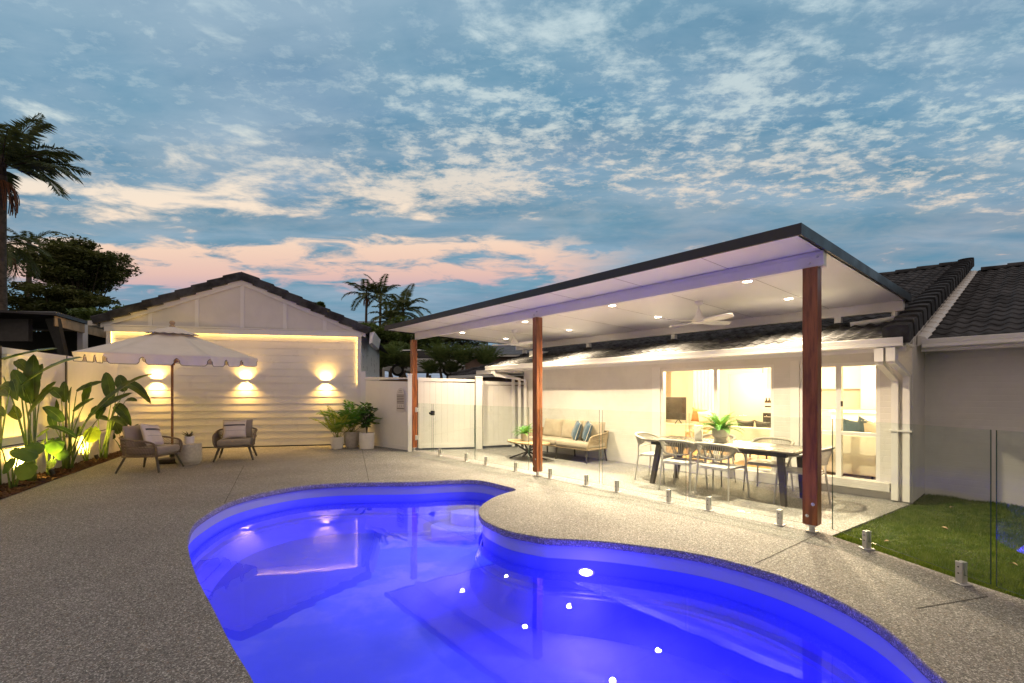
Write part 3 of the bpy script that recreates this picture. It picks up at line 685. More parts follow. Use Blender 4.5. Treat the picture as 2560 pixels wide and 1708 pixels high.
# ceiling fans
def fan(px, py, lab, rz, Zr=None):
    a, b, z = ceil_hit(px, py)
    t = thing('ceiling_fan', lab, 'ceiling fan', HW(a, b, z), rz, 'white ceiling fans under the patio roof')
    m_ = MB(); m_.lathe([(.001, 0), (.065, 0), (.065, -.02), (.045, -.06), (.02, -.075), (.001, -.075)], 24); m_.build('canopy', M['white2'], t, smooth=40)
    m_ = MB(); m_.tube([(0,0,-.07), (0,0,-.17)], .013, 10); m_.build('rod', M['white2'], t, smooth=True)
    m_ = MB(); m_.lathe([(.015,-.13),(.03,-.15),(.05,-.22),(.085,-.27),(.11,-.30),(.11,-.335),(.08,-.35),(.001,-.352)], 28); m_.build('motor_housing', M['white2'], t, smooth=40)
    for k in range(4):
        an = PI/2*k; m_ = MB()
        def bl(u, v):
            r = .09+.56*u; w = (.045+.05*math.sin(PI*min(1, u*1.15)*.8))*(1 if u < .93 else max(.05, (1-((u-.93)/.07)**2))**.5)
            y = (v-.5)*2*w+.02*u; z = -.318+.018*(v-.5)*2*-1+.03*u*u*.5
            return Vector((r*math.cos(an)-y*math.sin(an), r*math.sin(an)+y*math.cos(an), z))
        m_.grid(bl, 14, 4); o2 = m_.build('blade', M['white2'], t, smooth=True); sm = o2.modifiers.new('thickness', 'SOLIDIFY'); sm.thickness = .008
fan(1604, 692, 'nearer white four blade ceiling fan above the dining table', .35)
fan(1180, 758, 'farther white four blade ceiling fan above the coffee table', .9)

# ------------------------------------------------------------------ garage end wall
gar = thing('garage', 'white weatherboard garage with a grey tiled gable and warm light strip under its trim', 'garage', GO, GROT)
TOP = 3.08; m_ = MB(); nb_ = 16; bh = (TOP-.03)/nb_
for k in range(nb_):
    z = .03+k*bh; m_.hexa([(.10,-.0135,z),(GW-.10,-.0135,z),(GW-.10,.02,z),(.10,.02,z),(.10,-.005,z+bh-.004),(GW-.10,-.005,z+bh-.004),(GW-.10,.02,z+bh-.004),(.10,.02,z+bh-.004)])
m_.build('weatherboards', M['clad'], gar)
m_ = MB(); m_.box(.05, GW-.05, .021, .2, 0, 3.3); m_.box(.02, .2, .2, 6, 0, 3.3); m_.box(GW-.2, GW-.02, .2, 6, 0, 3.3); m_.build('wall', M['clad'], gar)
m_ = MB(); m_.box(.10, GW-.10, -.03, .02, .002, .029); m_.build('base_gap', M['black'], gar)
for x0 in (0, GW-.10):
    m_ = MB(); m_.box(x0, x0+.10, -.075, .018, 0, TOP); m_.build('corner_trim', M['white'], gar)
m_ = MB(); m_.box(-.02, GW+.02, -.10, .02, TOP+.001, TOP+.14); m_.box(-.02, GW+.02, -.12, -.101, TOP+.115, TOP+.145); m_.box(-.02, GW+.02, -.118, -.101, TOP-.032, TOP+.10); m_.build('band_trim', M['white'], gar)
m_ = MB(); m_.box(.12, GW-.12, -.062, -.05, TOP-.010, TOP-.002); m_.build('light_strip', M['led'], gar)
for x in (.101, GW-.104): m_ = MB(); m_.box(x, x+.003, -.045, -.03, 1.7, TOP-.03); m_.build('light_strip', M['led'], gar)
XA = 3.17; ZA = 4.50; ZL, ZR = 3.30, 3.20        # apex and eave heights of the gable sheet
gz = lambda x: ZL+(ZA-ZL)*x/XA if x < XA else ZA+(ZR-ZA)*(x-XA)/(GW-XA)
m_ = MB(); m_.vprism([(0, TOP+.142), (GW, TOP+.142), (GW, ZR), (XA, ZA), (0, ZL)], -.03, .02); m_.build('gable_panel', M['gable'], gar)
for x in (.98, 2.07, XA, 4.24, 5.27):
    m_ = MB(); m_.vprism([(x-.045, TOP+.143), (x+.045, TOP+.143), (x+.045, gz(x+.045)-.05), (x-.045, gz(x-.045)-.05)], -.05, -.031); m_.build('batten', M['white'], gar)
for (x0, z0), (x1, z1) in (((-.12, ZL-.045), (XA, ZA)), ((XA, ZA), (GW+.12, ZR-.045))):
    m_ = MB(); m_.vprism([(x0, z0-.11), (x1, z1-.11), (x1, z1+.03), (x0, z0+.03)], -.085, -.028); m_.vprism([(x0, z0+.0), (x1, z1+.0), (x1, z1+.03), (x0, z0+.03)], -.11, -.086); m_.build('barge_board', M['white'], gar)
m_ = MB()
m_.add([(-.3, -.1, ZL-.06), (XA, -.1, ZA+.06), (XA, 7, ZA+.06), (-.3, 7, ZL-.06), (GW+.3, -.1, ZR-.06), (GW+.3, 7, ZR-.06)], [(0,1,2,3), (1,4,5,2)])
gr = m_.build('roof', M['tile'], gar)
def verge(p, q, L):
    p, q = Vector(p), Vector(q); d = (q-p); n = max(1, round(d.length/L)); L = d.length/n; d.normalize(); up = Vector((-d.z, 0, d.x)) if d.x > 0 else Vector((d.z, 0, -d.x))
    m = MB()
    for k in range(n):
        A0, A1 = p+d*(k*L-.03), p+d*((k+1)*L); t0, t1 = .012, .045
        if d.z > 0: l0, l1 = .045, .008          # tail of each tile laps over the one below
        else: l0, l1 = .008, .045
        vs = []
        for c, lf in ((A0, l0), (A1, l1)):
            for y, h in ((-.16, -.10), (-.165, .08), (-.13, .115), (.0, .13), (.20, .10), (.20, -.02), (-.09, -.03), (-.09, -.10)): vs.append(c+up*(h+lf)+Vector((0, y-lf*.35, 0)))
        m.add(vs, [(j, (j+1) % 8, 8+(j+1) % 8, 8+j) for j in range(8)]+[tuple(range(8))[::-1], tuple(range(8, 16))])
    return m
verge((-.22, 0, ZL-.015), (XA+.02, 0, ZA+.11), .40).build('verge_tiles', M['tile'], gr, bevel=.008)
verge((XA-.02, 0, ZA+.11), (GW+.20, 0, ZR-.015), .40).build('verge_tiles', M['tile'], gr, bevel=.008)
m_ = MB(); m_.box(-.42, -.24, -.05, .6, ZL-.10, ZL+.02); m_.build('gutter', M['white2'], gar); m_ = MB(); m_.hexa([(GW+.22,-.09,ZR-.34),(GW+.30,-.09,ZR-.30),(GW+.30,2,ZR-.30),(GW+.22,2,ZR-.34),(GW+.24,-.09,ZR-.02),(GW+.36,-.09,ZR+.02),(GW+.36,2,ZR+.02),(GW+.24,2,ZR-.02)]); m_.build('gutter', M['white2'], gar)
# wall lights, up and down
for px, lab in ((393, 'lit up and down wall light nearest the left plants, behind the umbrella'), (615, 'lit up and down wall light in the middle, at the umbrella edge'), (815, 'lit up and down wall light on the right, above the potted palms')):
    r = (px-1280)/F; ca, sa = math.cos(GROT), math.sin(GROT); t_ = (r*GO.y-GO.x)/(ca-r*sa)
    q = GO+Vector((ca*t_, sa*t_, 0)); zz = HC-(953-HOR)*q.y/F if px != 815 else HC-(956-HOR)*q.y/F
    t = thing('wall_light', lab, 'wall light', (q.x, q.y, zz), GROT, 'wall lights on the weatherboard garage')
    m_ = MB(); hw = .115
    for y0, y1 in ((-.135, -.125), (-.035, -.024)): m_.box(-hw, hw, y0, y1, -.04, .04)
    for x0 in (-hw, hw-.01): m_.box(x0, x0+.01, -.125, -.035, -.04, .04)
    m_.box(-hw+.01, hw-.01, -.125, -.035, -.008, .008); m_.build('housing', M['white'], t)
    for z, n_ in ((.0085, 1), (-.0125, -1)):
        m_ = MB(); m_.box(-hw+.015, hw-.015, -.12, -.04, z, z+.004); m_.build('lamp_lens', M['sconce'], t)
        lamp('AREA', (0, -.07, .03*n_), SCONCE_W, (1.0, .56, .13), t, rot=(PI if n_ > 0 else 0, 0, 0), shape='RECTANGLE', size=.19, size_y=.07, spread=math.radians(125))

# ------------------------------------------------------------------ white fences at the back
def fence_panel(mb, p, q, z0, z1, zt0=None, rail=.10, board=.15):
    p, q = Vector(p), Vector(q); d = (q-p); L = d.length; d.normalize(); nn = Vector((-d.y, d.x))
    def bx(s0, s1, t0, t1, za, zb, zc=None, zd=None):
        P = [p+d*s0+nn*t0, p+d*s1+nn*t0, p+d*s1+nn*t1, p+d*s0+nn*t1]; zc = zb if zc is None else zc
        mb.add([(v.x, v.y, za) for v in P]+[(v.x, v.y, zb if i in (0, 3) else zc) for i, v in enumerate(P)], [(0,3,2,1),(4,5,6,7),(0,1,5,4),(1,2,6,5),(2,3,7,6),(3,0,4,7)])
    k = 0; s = 0
    zt = lambda s: z1+((zt0 if zt0 is not None else z1)-z1)*s/L
    while s < L-.01:
        e = min(s+board, L); bx(s+.0012, e-.0012, .014, .03, z0+rail, zt(s)-rail, zt(e)-rail); s = e
    bx(0, L, 0, .045, z0, z0+rail); bx(0, L, -.003, .048, zt(0)-rail, zt(0), zt(L))
def post(mb, p, w, z, rz): mb.box(p[0]-w, p[0]+w, p[1]-w, p[1]+w, 0, z, rz); mb.box(p[0]-w-.012, p[0]+w+.012, p[1]-w-.012, p[1]+w+.012, z+.001, z+.03, rz)
FA, FBp = (-4.22, 12.93), (-2.60, 11.50); GA, GB = (-2.42, 11.72), (-.98, 11.98); FC, FD = (-.77, 12.10), (.42, 12.60)
def vfence(name, lab, A, B, z0, z1, zt0, posts, cat='fence'):
    t = thing(name, lab, cat, ((A[0]+B[0])/2, (A[1]+B[1])/2, 0), 0)
    mb = MB(); fence_panel(mb, A, B, z0, z1, zt0); mb.build('panel', M['vinyl'], t, world=True)
    for p, w, z, r in posts: mb = MB(); post(mb, p, w, z, r); mb.build('fence_post', M['vinyl'], t, world=True)
    return t
vfence('vinyl_fence', 'white vinyl fence with the arched notice board, right of the garage', FA, FBp, .02, 1.93, 1.86, [(FA, .065, 2.05, GROT), ((-2.57, 11.46), .05, 1.93, .2)])
vfence('side_gate', 'wide white board gate behind the glass, right of the far hardwood post', GA, GB, .05, 1.87, 1.83, [], 'gate')
vfence('vinyl_fence', 'short white fence panel between the gate and the house downpipes', FC, FD, .06, 1.79, 1.76, [((-.875, 12.0), .085, 1.88, .2)])
# pool rules board on the first panel
d = (Vector(FBp)-Vector(FA)).normalized(); rz = math.atan2(d.y, d.x)
r = (1003-1280)/F; s_ = (r*FA[1]-FA[0])/(d.x-r*d.y); q = Vector(FA)+d*s_; zc = HC-(1000-HOR)*q.y/F
sg = thing('pool_sign', 'small arched grey white notice board with dark text lines on the white fence', 'sign', (q.x, q.y, zc), rz)
m_ = MB(); w, h = .175, .29
m_.vprism([(-w, -h), (w, -h)]+[(w*math.cos(PI*k/16), h-.16+w*math.sin(PI*k/16)) for k in range(17)], -.022, -.006); m_.build('board', M['signw'], sg)
m_ = MB()
for k in range(6): z = .125-k*.041; m_.box(-w+.022, w-.022, -.0245, -.0225, z-.012, z+.012)
m_.box(-w+.018, w-.018, -.0245, -.0225, -h+.055, -h+.085)
m_.build('text_lines', M['signd'], sg)
for k in range(4):
    for j in range(2): m_ = MB(); x = -w+.055+k*.085; z = -.135-j*.038; m_.box(x-.012, x+.012, -.024, -.0225, z-.008, z+.008); m_.build('pictogram', M['signd'], sg)
m_ = MB(); m_.box(-.09, .09, -.024, -.0225, .19, .199); m_.build('title_line', M['signd'], sg)
m_ = MB(); m_.box(-.06, .06, -.024, -.0225, .23, .243); m_.build('title_line', M['signd'], sg)

# ------------------------------------------------------------------ left boundary
FD0 = Vector((-8.15, 7.24)); FDv = Vector((-1.2, 3.04)).normalized()
fp = lambda s, off=0.0: (FD0.x+FDv.x*s-FDv.y*off, FD0.y+FDv.y*s+FDv.x*off)
bf = thing('boundary_fence', 'tall cream white board fence behind the lit plants on the left', 'fence', (*fp(0), 0), 0)
brk = [-6.2, -3.9, -1.55, .30, 2.30, 4.72]
for s0, s1 in zip(brk, brk[1:]):
    mb = MB(); fence_panel(mb, fp(s0+.03, .14), fp(s1-.03, .14), .60, 2.24, 2.24, rail=.11, board=.16); mb.build('panel', M['vinyl'], bf, world=True)
for s0 in brk[1:-1]:
    mb = MB(); p = fp(s0, .17); mb.box(p[0]-.028, p[0]+.028, p[1]-.03, p[1]+.03, 0, 2.26, math.atan2(FDv.y, FDv.x)); mb.build('fence_post', M['dark'], bf, world=True)
rw = MB(); 
for row in range(3):
    s = -6.5+(.2 if row % 2 else 0)
    while s < 4.7:
        e = min(s+.39, 4.75); a, b, c, d_ = fp(s+.004, 0), fp(e-.004, 0), fp(e-.004, .2), fp(s+.004, .2)
        rw.prism([a, b, c, d_], row*.205-.04, row*.205+.162); s += .4
a, b, c, d_ = fp(-6.5, .006), fp(4.72, .006), fp(4.72, .19), fp(-6.5, .19); rw.prism([a, b, c, d_], -.05, .57)
tag(rw.build('retaining_wall', M['block'], loc=(*fp(0), 0)), 'low white block retaining wall under the left fence behind the plants', 'retaining wall')
# neighbour's carport
cp = thing('carport', 'dark open carport roof with a white post beyond the left fence', 'carport', (-12.5, 12.6, 0))
m_ = MB(); Pz = 3.40; m_.prism([(-11.0, 11.0), (-12.2, 13.9), (-18, 13.5), (-18.5, 9.2), (-12.0, 10.5)], Pz-.05, Pz); 
m_.build('roof_sheet', M['fascia'], cp, world=True)
m_ = MB()
for k in range(28):
    t_ = k/27; x, y = -11.0-1.2*t_, 11.0+2.9*t_; m_.tube([(x-.01, y, Pz+.012), (x-5, y-.4, Pz+.012)], .035, 6)
m_.build('corrugation', M['tileback'], cp, world=True)
m_ = MB(); m_.hexa([(-11.12,11.05,Pz-.30),(-11.06,11.02,Pz-.30),(-12.16,13.75,Pz-.30),(-12.22,13.78,Pz-.30),(-11.12,11.05,Pz-.06),(-11.06,11.02,Pz-.06),(-12.16,13.75,Pz-.06),(-12.22,13.78,Pz-.06)]); m_.build('edge_beam', M['pine'], cp, world=True)
m_ = MB(); m_.box(-11.75, -11.60, 12.3, 12.45, -.1, Pz-.06); m_.build('post', M['white'], cp, world=True)
m_ = MB(); m_.hexa([(-11.3,11.5,2.0),(-11.2,11.5,2.0),(-11.2,11.6,2.0),(-11.3,11.6,2.0),(-11.5,11.2,3.3),(-11.1,11.1,3.3),(-11.1,11.2,3.3),(-11.5,11.3,3.3)]); m_.box(-18, -11.5, 13.6, 13.75, -.1, 3.3); m_.box(-18, -11.9, 11.2, 11.3, 2.75, 3.3); m_.build('bracing', M['dark'], cp, world=True)

# ------------------------------------------------------------------ glass pool fence
def glass_panel(name, lab, p, q, spig, h=1.22, z0=.075, cat='glass fence'):
    p, q = Vector(p), Vector(q); c = (p+q)/2; d = (q-p); L = d.length; rz = math.atan2(d.y, d.x)
    t = thing(name, lab, cat, (c.x, c.y, 0), rz, 'frameless glass pool fence panels')
    m_ = MB(); x0, x1, y = -L/2, L/2, .006
    m_.add([(x0,-y,z0),(x1,-y,z0),(x1,y,z0),(x0,y,z0),(x0,-y,h),(x1,-y,h),(x1,y,h),(x0,y,h)], [(0,1,5,4),(2,3,7,6)]); m_.m = 1; m_.add(m_.v[:8], [(0,3,2,1),(4,5,6,7),(1,2,6,5),(3,0,4,7)])
    m_.build('pane', [M['glass'], M['gedge']], t)
    for s in spig:
        x = x0+L*s; m_ = MB(); m_.rbox(x-.025, x+.025, -.028, -.008, .012, .175, .006); m_.rbox(x-.025, x+.025, .008, .028, .012, .175, .006); m_.box(x-.024, x+.024, -.0081, .0081, .012, z0-.002); m_.rbox(x-.05, x+.05, -.05, .05, .0, .012, .012)
        sp = m_.build('spigot', M['steel'], t)
        for z in (.085, .135): m_ = MB(); m_.tube([(x, -.0285, z), (x, -.031, z)], .006, 8); m_.build('screw', M['black'], sp)
    return t
lf = lambda px: tuple(HW(HA(px, 0.0), 0.0).xy)
gp = lambda px, py: G(px, py)
glass_panel('glass_fence', 'clear glass fence panel next to the glass gate, before the white side gate', lf(1083), lf(1186), (.18, .82))
glass_panel('glass_fence', 'clear glass fence panel ending at the left side of the middle hardwood post', lf(1189), lf(1322), (.22, .78))
glass_panel('glass_fence', 'clear glass fence panel in front of the outdoor sofa, right of the middle post', lf(1352), lf(1498.5), (.18, .80))
glass_panel('glass_fence', 'clear glass fence panel before the left half of the dining table', lf(1505.5), lf(1715), (.20, .82))
glass_panel('glass_fence', 'clear glass fence panel before the right half of the dining table', lf(1722.5), lf(2009), (.20, .82))
fa, fb = Vector(HW(.16, -.02).xy), Vector(G(2487, 1500)); fb = Vector((3.545, 3.37))
dd = (fb-fa).normalized()
glass_panel('glass_fence', 'clear glass fence panel at the lawn edge, right of the big right post', fa, fb, (.28, .86))
glass_panel('glass_fence', 'clear glass fence panel cut by the right edge of the photo, over the lawn', fb+dd*.035, fb+dd*1.75, (.2, .8))
t = glass_panel('glass_gate', 'clear glass pool gate hinged on the far hardwood post, with a black latch', lf(1047), lf(1080), (), cat='glass gate', z0=.06)
for z in (.35, 1.05):
    m_ = MB(); m_.box(-.42, -.34, -.03, .03, z-.05, z+.05); m_.tube([(-.40, -.035, z-.06), (-.40, -.035, z+.06)], .02, 10); m_.build('hinge', M['white2'], t)
m_ = MB(); m_.box(.31, .40, -.035, .03, .94, 1.05); m_.tube([(.33, -.03, .99), (.33, -.07, .99)], .028, 12); m_.build('latch', M['black'], t)

# ================================================================== FURNITURE
# market umbrella
UX, UY, UR = -7.24, 9.7, 1.6; U0 = math.atan2(-UY, -UX)+math.radians(-8-30)
um = thing('umbrella', 'large cream canvas market umbrella with dark edged scalloped valance', 'umbrella', (UX, UY, 0))
m_ = MB(); m_.lathe([(.001, .002), (.26, .002), (.27, .02), (.27, .09), (.24, .11), (.05, .125), (.04, .22), (.001, .22)], 32); m_.build('base', M['black'], um, smooth=40)
m_ = MB(); m_.tube([(0,0,.12), (0,0,2.86)], .024, 14); m_.build('pole', M['timber'], um, smooth=40)
m_ = MB(); m_.lathe([(.001,2.88),(.05,2.88),(.055,2.905),(.03,2.925),(.045,2.95),(.055,2.975),(.04,3.01),(.001,3.02)], 16); m_.build('finial', M['pine'], um, smooth=60)
uw = Vector((UX, UY)).normalized(); uv_ = [Vector((UR*math.cos(U0+PI/3*k), UR*math.sin(U0+PI/3*k), 0)) for k in range(6)]
for v in uv_: v.z = 2.275+.065*(v.x*uw.x+v.y*uw.y)      # the head leans a little toward the pool
AP = 2.86
m_ = MB()
for k in range(6):
    A, B = uv_[k], uv_[(k+1) % 6]
    def cv(u, v):                                # u from the vent out to the rim, v across the panel
        q = .10+.90*u; e = A.lerp(B, v); p = Vector((e.x*q, e.y*q, AP+(e.z-AP)*q))
        p.z -= .05*math.sin(PI*q)*(.25+.75*(1-abs(2*v-1)**2)) ; s = 1-.035*math.sin(PI*v)*q; p.x *= s; p.y *= s; return p
    m_.grid(cv, 10, 10)
can = m_.build('canopy', M['cream'], um, smooth=35); sm = can.modifiers.new('thickness', 'SOLIDIFY'); sm.thickness = .004
m_ = MB(); tr = MB()
for k in range(6):                               # small raised vent cap with a wavy edge
    A, B = uv_[k], uv_[(k+1) % 6]
    def vt(u, v):
        q = .02+.27*u; e = A.lerp(B, v); p = Vector((e.x*q, e.y*q, AP+.045+(e.z-AP)*q*.95)); 
        if u > .99: p.z -= .018*abs(math.sin(3*PI*v))
        return p
    m_.grid(vt, 4, 12); tr.tube([vt(1, j/24) for j in range(25)], .005, 5)
vt_ = m_.build('vent_cap', M['cream'], um, smooth=35); vt_.modifiers.new('thickness', 'SOLIDIFY').thickness = .004
tr.build('trim_cord', M['stripe'], vt_)
m_ = MB(); tr = MB(); VH = .185
for k in range(6):
    A, B = uv_[k], uv_[(k+1) % 6]; L = (B-A).length; nx = Vector(((A.y-B.y), (B.x-A.x), 0)).normalized()*-1
    bow = lambda s: .985-.033*math.sin(PI*s/L)
    P = lambda s, z: Vector(((A.lerp(B, s/L)).x*bow(s)*1.01, (A.lerp(B, s/L)).y*bow(s)*1.01, A.lerp(B, s/L).z-z))+nx*(.012*math.sin(s*21+k)*z/VH)
    fl = L/3; hw = .045
    for j in range(3):
        s0, s1 = j*fl+hw, (j+1)*fl-hw; pts = []
        # flap between two arched notches
        lo = [(s0-.0, .10), (s0-.0, VH-.05), (s0+.012, VH-.015), (s0+.05, VH), ((s0+s1)/2, VH+.004), (s1-.05, VH), (s1-.012, VH-.015), (s1, VH-.05), (s1, .10)]
        S = np.linspace(s0, s1, 17)
        zb = np.interp(S, [s0, s0+.012, s0+.05, s1-.05, s1-.012, s1], [VH-.05, VH-.015, VH, VH, VH-.015, VH-.05])
        vs = [];
        for s, z in zip(S, zb): vs += [P(s, 0), P(s, .09), P(s, z)]
        m_.add(vs, [(3*i+q, 3*i+q+1, 3*i+4+q, 3*i+3+q) for i in range(16) for q in range(2)])
        vs = []                                   # top strip above the notch
        for u in np.linspace(0, 1, 7):
            s = j*fl-hw+2*hw*u if j else -hw+2*hw*u
            z = .09-.04*math.sin(PI*u); s = max(0, min(L, s)); vs += [P(s, 0), P(s, z)]
        m_.add(vs, [(2*i, 2*i+1, 2*i+3, 2*i+2) for i in range(6)])
        if j == 0: 
            vs = []
            for u in np.linspace(0, 1, 7): s = min(L, L-hw+2*hw*u); z = .09-.04*math.sin(PI*u); vs += [P(s, 0), P(s, z)]
            m_.add(vs, [(2*i, 2*i+1, 2*i+3, 2*i+2) for i in range(6)])
        path = [P(s, z) for s, z in zip(S, zb)]; path = [P(s0, .09)]+path+[P(s1, .09)]+[P(min(L, s1+2*hw*u), .09-.04*math.sin(PI*u)) for u in (.25, .5, .75)]
        if j == 2: path = path[:-1]
        tr.tube([p*1.002 for p in path], .0055, 5)
va = m_.build('valance', M['cream'], um, smooth=30); tr.build('trim_cord', M['stripe'], va)
for k in range(6):
    m_ = MB(); m_.tube([(0,0,AP-.04), uv_[k]*.99+Vector((0,0,-.02))], .012, 6)
    q = uv_[k]*.5; q.z = (uv_[k].z+AP-.04)/2-.01; m_.tube([(0,0,2.1), q], .009, 6); m_.build('rib', M['timber'], um)
m_ = MB(); m_.lathe([(.026,2.07),(.05,2.07),(.05,2.13),(.026,2.13)], 16); m_.build('runner_hub', M['timber'], um)

# rope armchairs: local frame, x to the sitter's left, front towards -y
def make_armchair(label):
    t = thing('armchair', label, 'armchair', (0,0,0), 0, 'rope armchairs by the garage wall')
    W, D, H = .37, .35, .68
    m_ = MB(); m_.rbox(-W+.02, W-.02, -D+.03, D-.03, .285, .325, .06)
    m_.build('seat_frame', M['rope'], t)
    # armrest and back rail in one loop
    rail = [(-W+.05,-D+.02,.30),(-W,-D+.02,.38),(-W-.015,-D+.03,.50),(-W-.02,-D+.12,.565),(-W-.02,0,.60),(-W-.01,D-.10,.63),(-W+.10,D+.01,.66),(0,D+.04,.675),(W-.10,D+.01,.66),(W+.01,D-.10,.63),(W+.02,0,.60),(W+.02,-D+.12,.565),(W+.015,-D+.03,.50),(W,-D+.02,.38),(W-.05,-D+.02,.30)]
    rl = catmull(rail, 6, False); m_ = MB(); m_.tube(rl, .017, 8); 
    mid = catmull([(-W-.01,-D+.03,.455),(-W-.012,0,.47),(-W,D-.1,.50),(-W+.10,D,.52),(0,D+.025,.525),(W-.10,D,.52),(W,D-.1,.50),(W+.012,0,.47),(W+.01,-D+.03,.455)], 6, False); m_.tube(mid, .008, 6)
    m_.build('arm_rail', M['rope'], t, smooth=True)
    m_ = MB(); low = catmull([(-W+.04,-D+.03,.30),(-W+.02,0,.30),(-W+.04,D-.1,.30),(-W+.12,D-.04,.30),(0,D-.02,.30),(W-.12,D-.04,.30),(W-.04,D-.1,.30),(W-.02,0,.30),(W-.04,-D+.03,.30)], 12, False)
    up = rl[14:-14]; NS = 96
    def at(c, f): x = f*(len(c)-1); i = min(int(x), len(c)-2); return c[i].lerp(c[i+1], x-i)
    for k in range(NS+1):
        f = k/NS; a, b = at(low, f), at(up, f); m_.tube([a, a.lerp(b, .5)+Vector((0,0,0)), b], .0045, 4, cap=False)
    m_.build('rope_weave', M['rope'], t)
    m_ = MB(); m_.rbox(-W+.045, W-.045, -D+.0, D-.10, .325, .455, .06, mtx=None); m_.build('seat_cushion', M['taupe'], t, smooth=50)
    m_ = MB(); pillow_mb(.60, .46, .17, m_, Matrix.Translation((0, D-.10, .64)) @ Matrix.Rotation(math.radians(-12), 4, 'X'), pinch=.03); m_.build('back_cushion', M['taupe'], t, smooth=True)
    for sx, sy in ((-1,-1), (1,-1), (1,1), (-1,1)):
        m_ = MB(); m_.tube([(sx*(W-.09), sy*(D-.08), .29), (sx*(W+.0), sy*(D+.02), .003)], [.026, .018], 4); m_.build('leg', M['dark'], t)
    return t
arm = make_armchair('grey brown rope armchair facing right, beside the lit garden bed')
arm.location = (-6.93, 8.74, 0); arm.rotation_euler.z = math.radians(96)
arm2 = dup(arm, (-6.17, 10.18, 0), math.radians(24), 'grey brown rope armchair facing the pool, right of the round side table')
def throw(name, lab, chair, off, rx, rz, w=.46, h=.44, thk=.15):
    R_ = Matrix.Translation(chair.location) @ Matrix.Rotation(chair.rotation_euler.z, 4, 'Z')
    t = thing(name, lab, 'pillow', R_ @ Vector(off), 0, 'striped pillows on the rope armchairs')
    mtx = R_.to_3x3().to_4x4() @ Matrix.Rotation(rz, 4, 'Y') @ Matrix.Rotation(rx, 4, 'X')
    m_ = MB(); pillow_mb(w, h, thk, m_, mtx, n=18); m_.build('cover', M['pillow'], t, smooth=True)
    m_ = MB()
    for z, wd in ((h*.215, .006), (h*.165, .006), (h*.19, .010), (-h*.10, .002), (h*.40, .002)):
        vs = []
        for i in range(25):
            u = -.94+1.88*i/24
            for dz in (-wd, wd):
                v = (z+dz)/(h/2); kk = max(0, (1-u**4)*(1-v**4))**.45
                vs.append(mtx @ Vector((w/2*u*(1-.08*(1-v*v)*abs(u)**3), -(thk/2*kk*(1+.06*math.sin(5*u-3*v*-1)))-.003, h/2*v*(1-.08*(1-u*u)*abs(v)**3))))
        m_.add(vs, [(2*i, 2*i+2, 2*i+3, 2*i+1) for i in range(24)])
    m_.build('stripes', M['stripe'], t, smooth=True); return t
throw('pillow', 'off white pillow with charcoal stripes leaning on the left armchair', arm, (.02, -.005, .675), math.radians(-20), math.radians(7), .47, .45)
throw('pillow', 'off white pillow with charcoal stripes on the right armchair', arm2, (-.03, .02, .665), math.radians(-17), math.radians(-1), .46, .42)
# drum side table and its succulent
st = thing('side_table', 'round pale stone drum side table between the two armchairs', 'side table', (-6.74, 9.50, 0))
m_ = MB(); m_.lathe([(.001,.0),(.19,.0),(.195,.03),(.215,.045),(.228,.075),(.232,.14),(.225,.36),(.226,.405),(.215,.418),(.001,.42)], 40); m_.build('drum', M['conc'], st, smooth=50)
m_ = MB(); m_.lathe([(.226,.40),(.229,.403),(.229,.412),(.215,.419)], 40); m_.build('top_rim', M['conc'], st, smooth=50)
pp = thing('potted_plant', 'small dark succulent in a white pot on the stone side table', 'potted plant', (-6.755, 9.53, .42))
def pot_mb(r0, r1, h, n=32, fl=0): m_ = MB(); m_.lathe([(.001,.0),(r0*.96,.0),(r0,.012),(r1,h*.6),(r1*1.02,h),(r1*.94,h),(r1*.92,h*.86),(.001,h*.86)], n, flute=fl); return m_
pot_mb(.085, .09, .15).build('pot', M['potw'], pp, smooth=40)
m_ = MB(); rr = random.Random(9)
for k in range(13):
    an = rr.uniform(0, 2*PI); L = rr.uniform(.10, .19); el = rr.uniform(.5, 1.3); w = rr.uniform(.014, .026)
    d = Vector((math.cos(an)*math.cos(el), math.sin(an)*math.cos(el), math.sin(el))); s_ = Vector((-math.sin(an), math.cos(an), 0))*w; b = Vector((0,0,.13))+d*.02
    m_.add([b-s_*.5, b+d*L*.5-s_+Vector((0,0,.008)), b+d*L, b+d*L*.5+s_+Vector((0,0,.008)), b+s_*.5, b+d*L*.5-Vector((0,0,.006))], [(0,1,5),(1,2,5),(2,3,5),(3,4,5),(4,0,5)])
m_.build('foliage', M['agave'], pp)

# outdoor sofa (house frame directions: front towards -b)
sofa = thing('outdoor_sofa', 'three seat straw rope outdoor sofa with beige cushions against the house wall', 'sofa', HW(-5.50, 2.02), HROT)
W, D = .98, .36
m_ = MB(); m_.rbox(-W+.03, W-.03, -D+.02, D-.02, .27, .315, .06); m_.build('seat_frame', M['ropeb'], sofa)
rail = [(-W+.06,-D+.03,.29),(-W+.02,-D+.02,.40),(-W,-D+.06,.54),(-W-.005,-D+.18,.58),(-W,.1,.60),(-W+.03,D-.06,.63),(-W+.14,D+.02,.645),(0,D+.04,.65),(W-.14,D+.02,.645),(W-.03,D-.06,.63),(W,.1,.60),(W+.005,-D+.18,.58),(W,-D+.06,.54),(W-.02,-D+.02,.40),(W-.06,-D+.03,.29)]
rl = catmull(rail, 6, False); m_ = MB(); m_.tube(rl, .015, 8); m_.build('arm_rail', M['ropeb'], sofa, smooth=True)
low = catmull([(-W+.05,-D+.05,.29),(-W+.04,.0,.29),(-W+.06,D-.1,.29),(-W+.16,D-.04,.29),(0,D-.03,.29),(W-.16,D-.04,.29),(W-.06,D-.1,.29),(W-.04,.0,.29),(W-.05,-D+.05,.29)], 12, False)
up = rl[12:-12]; m_ = MB()
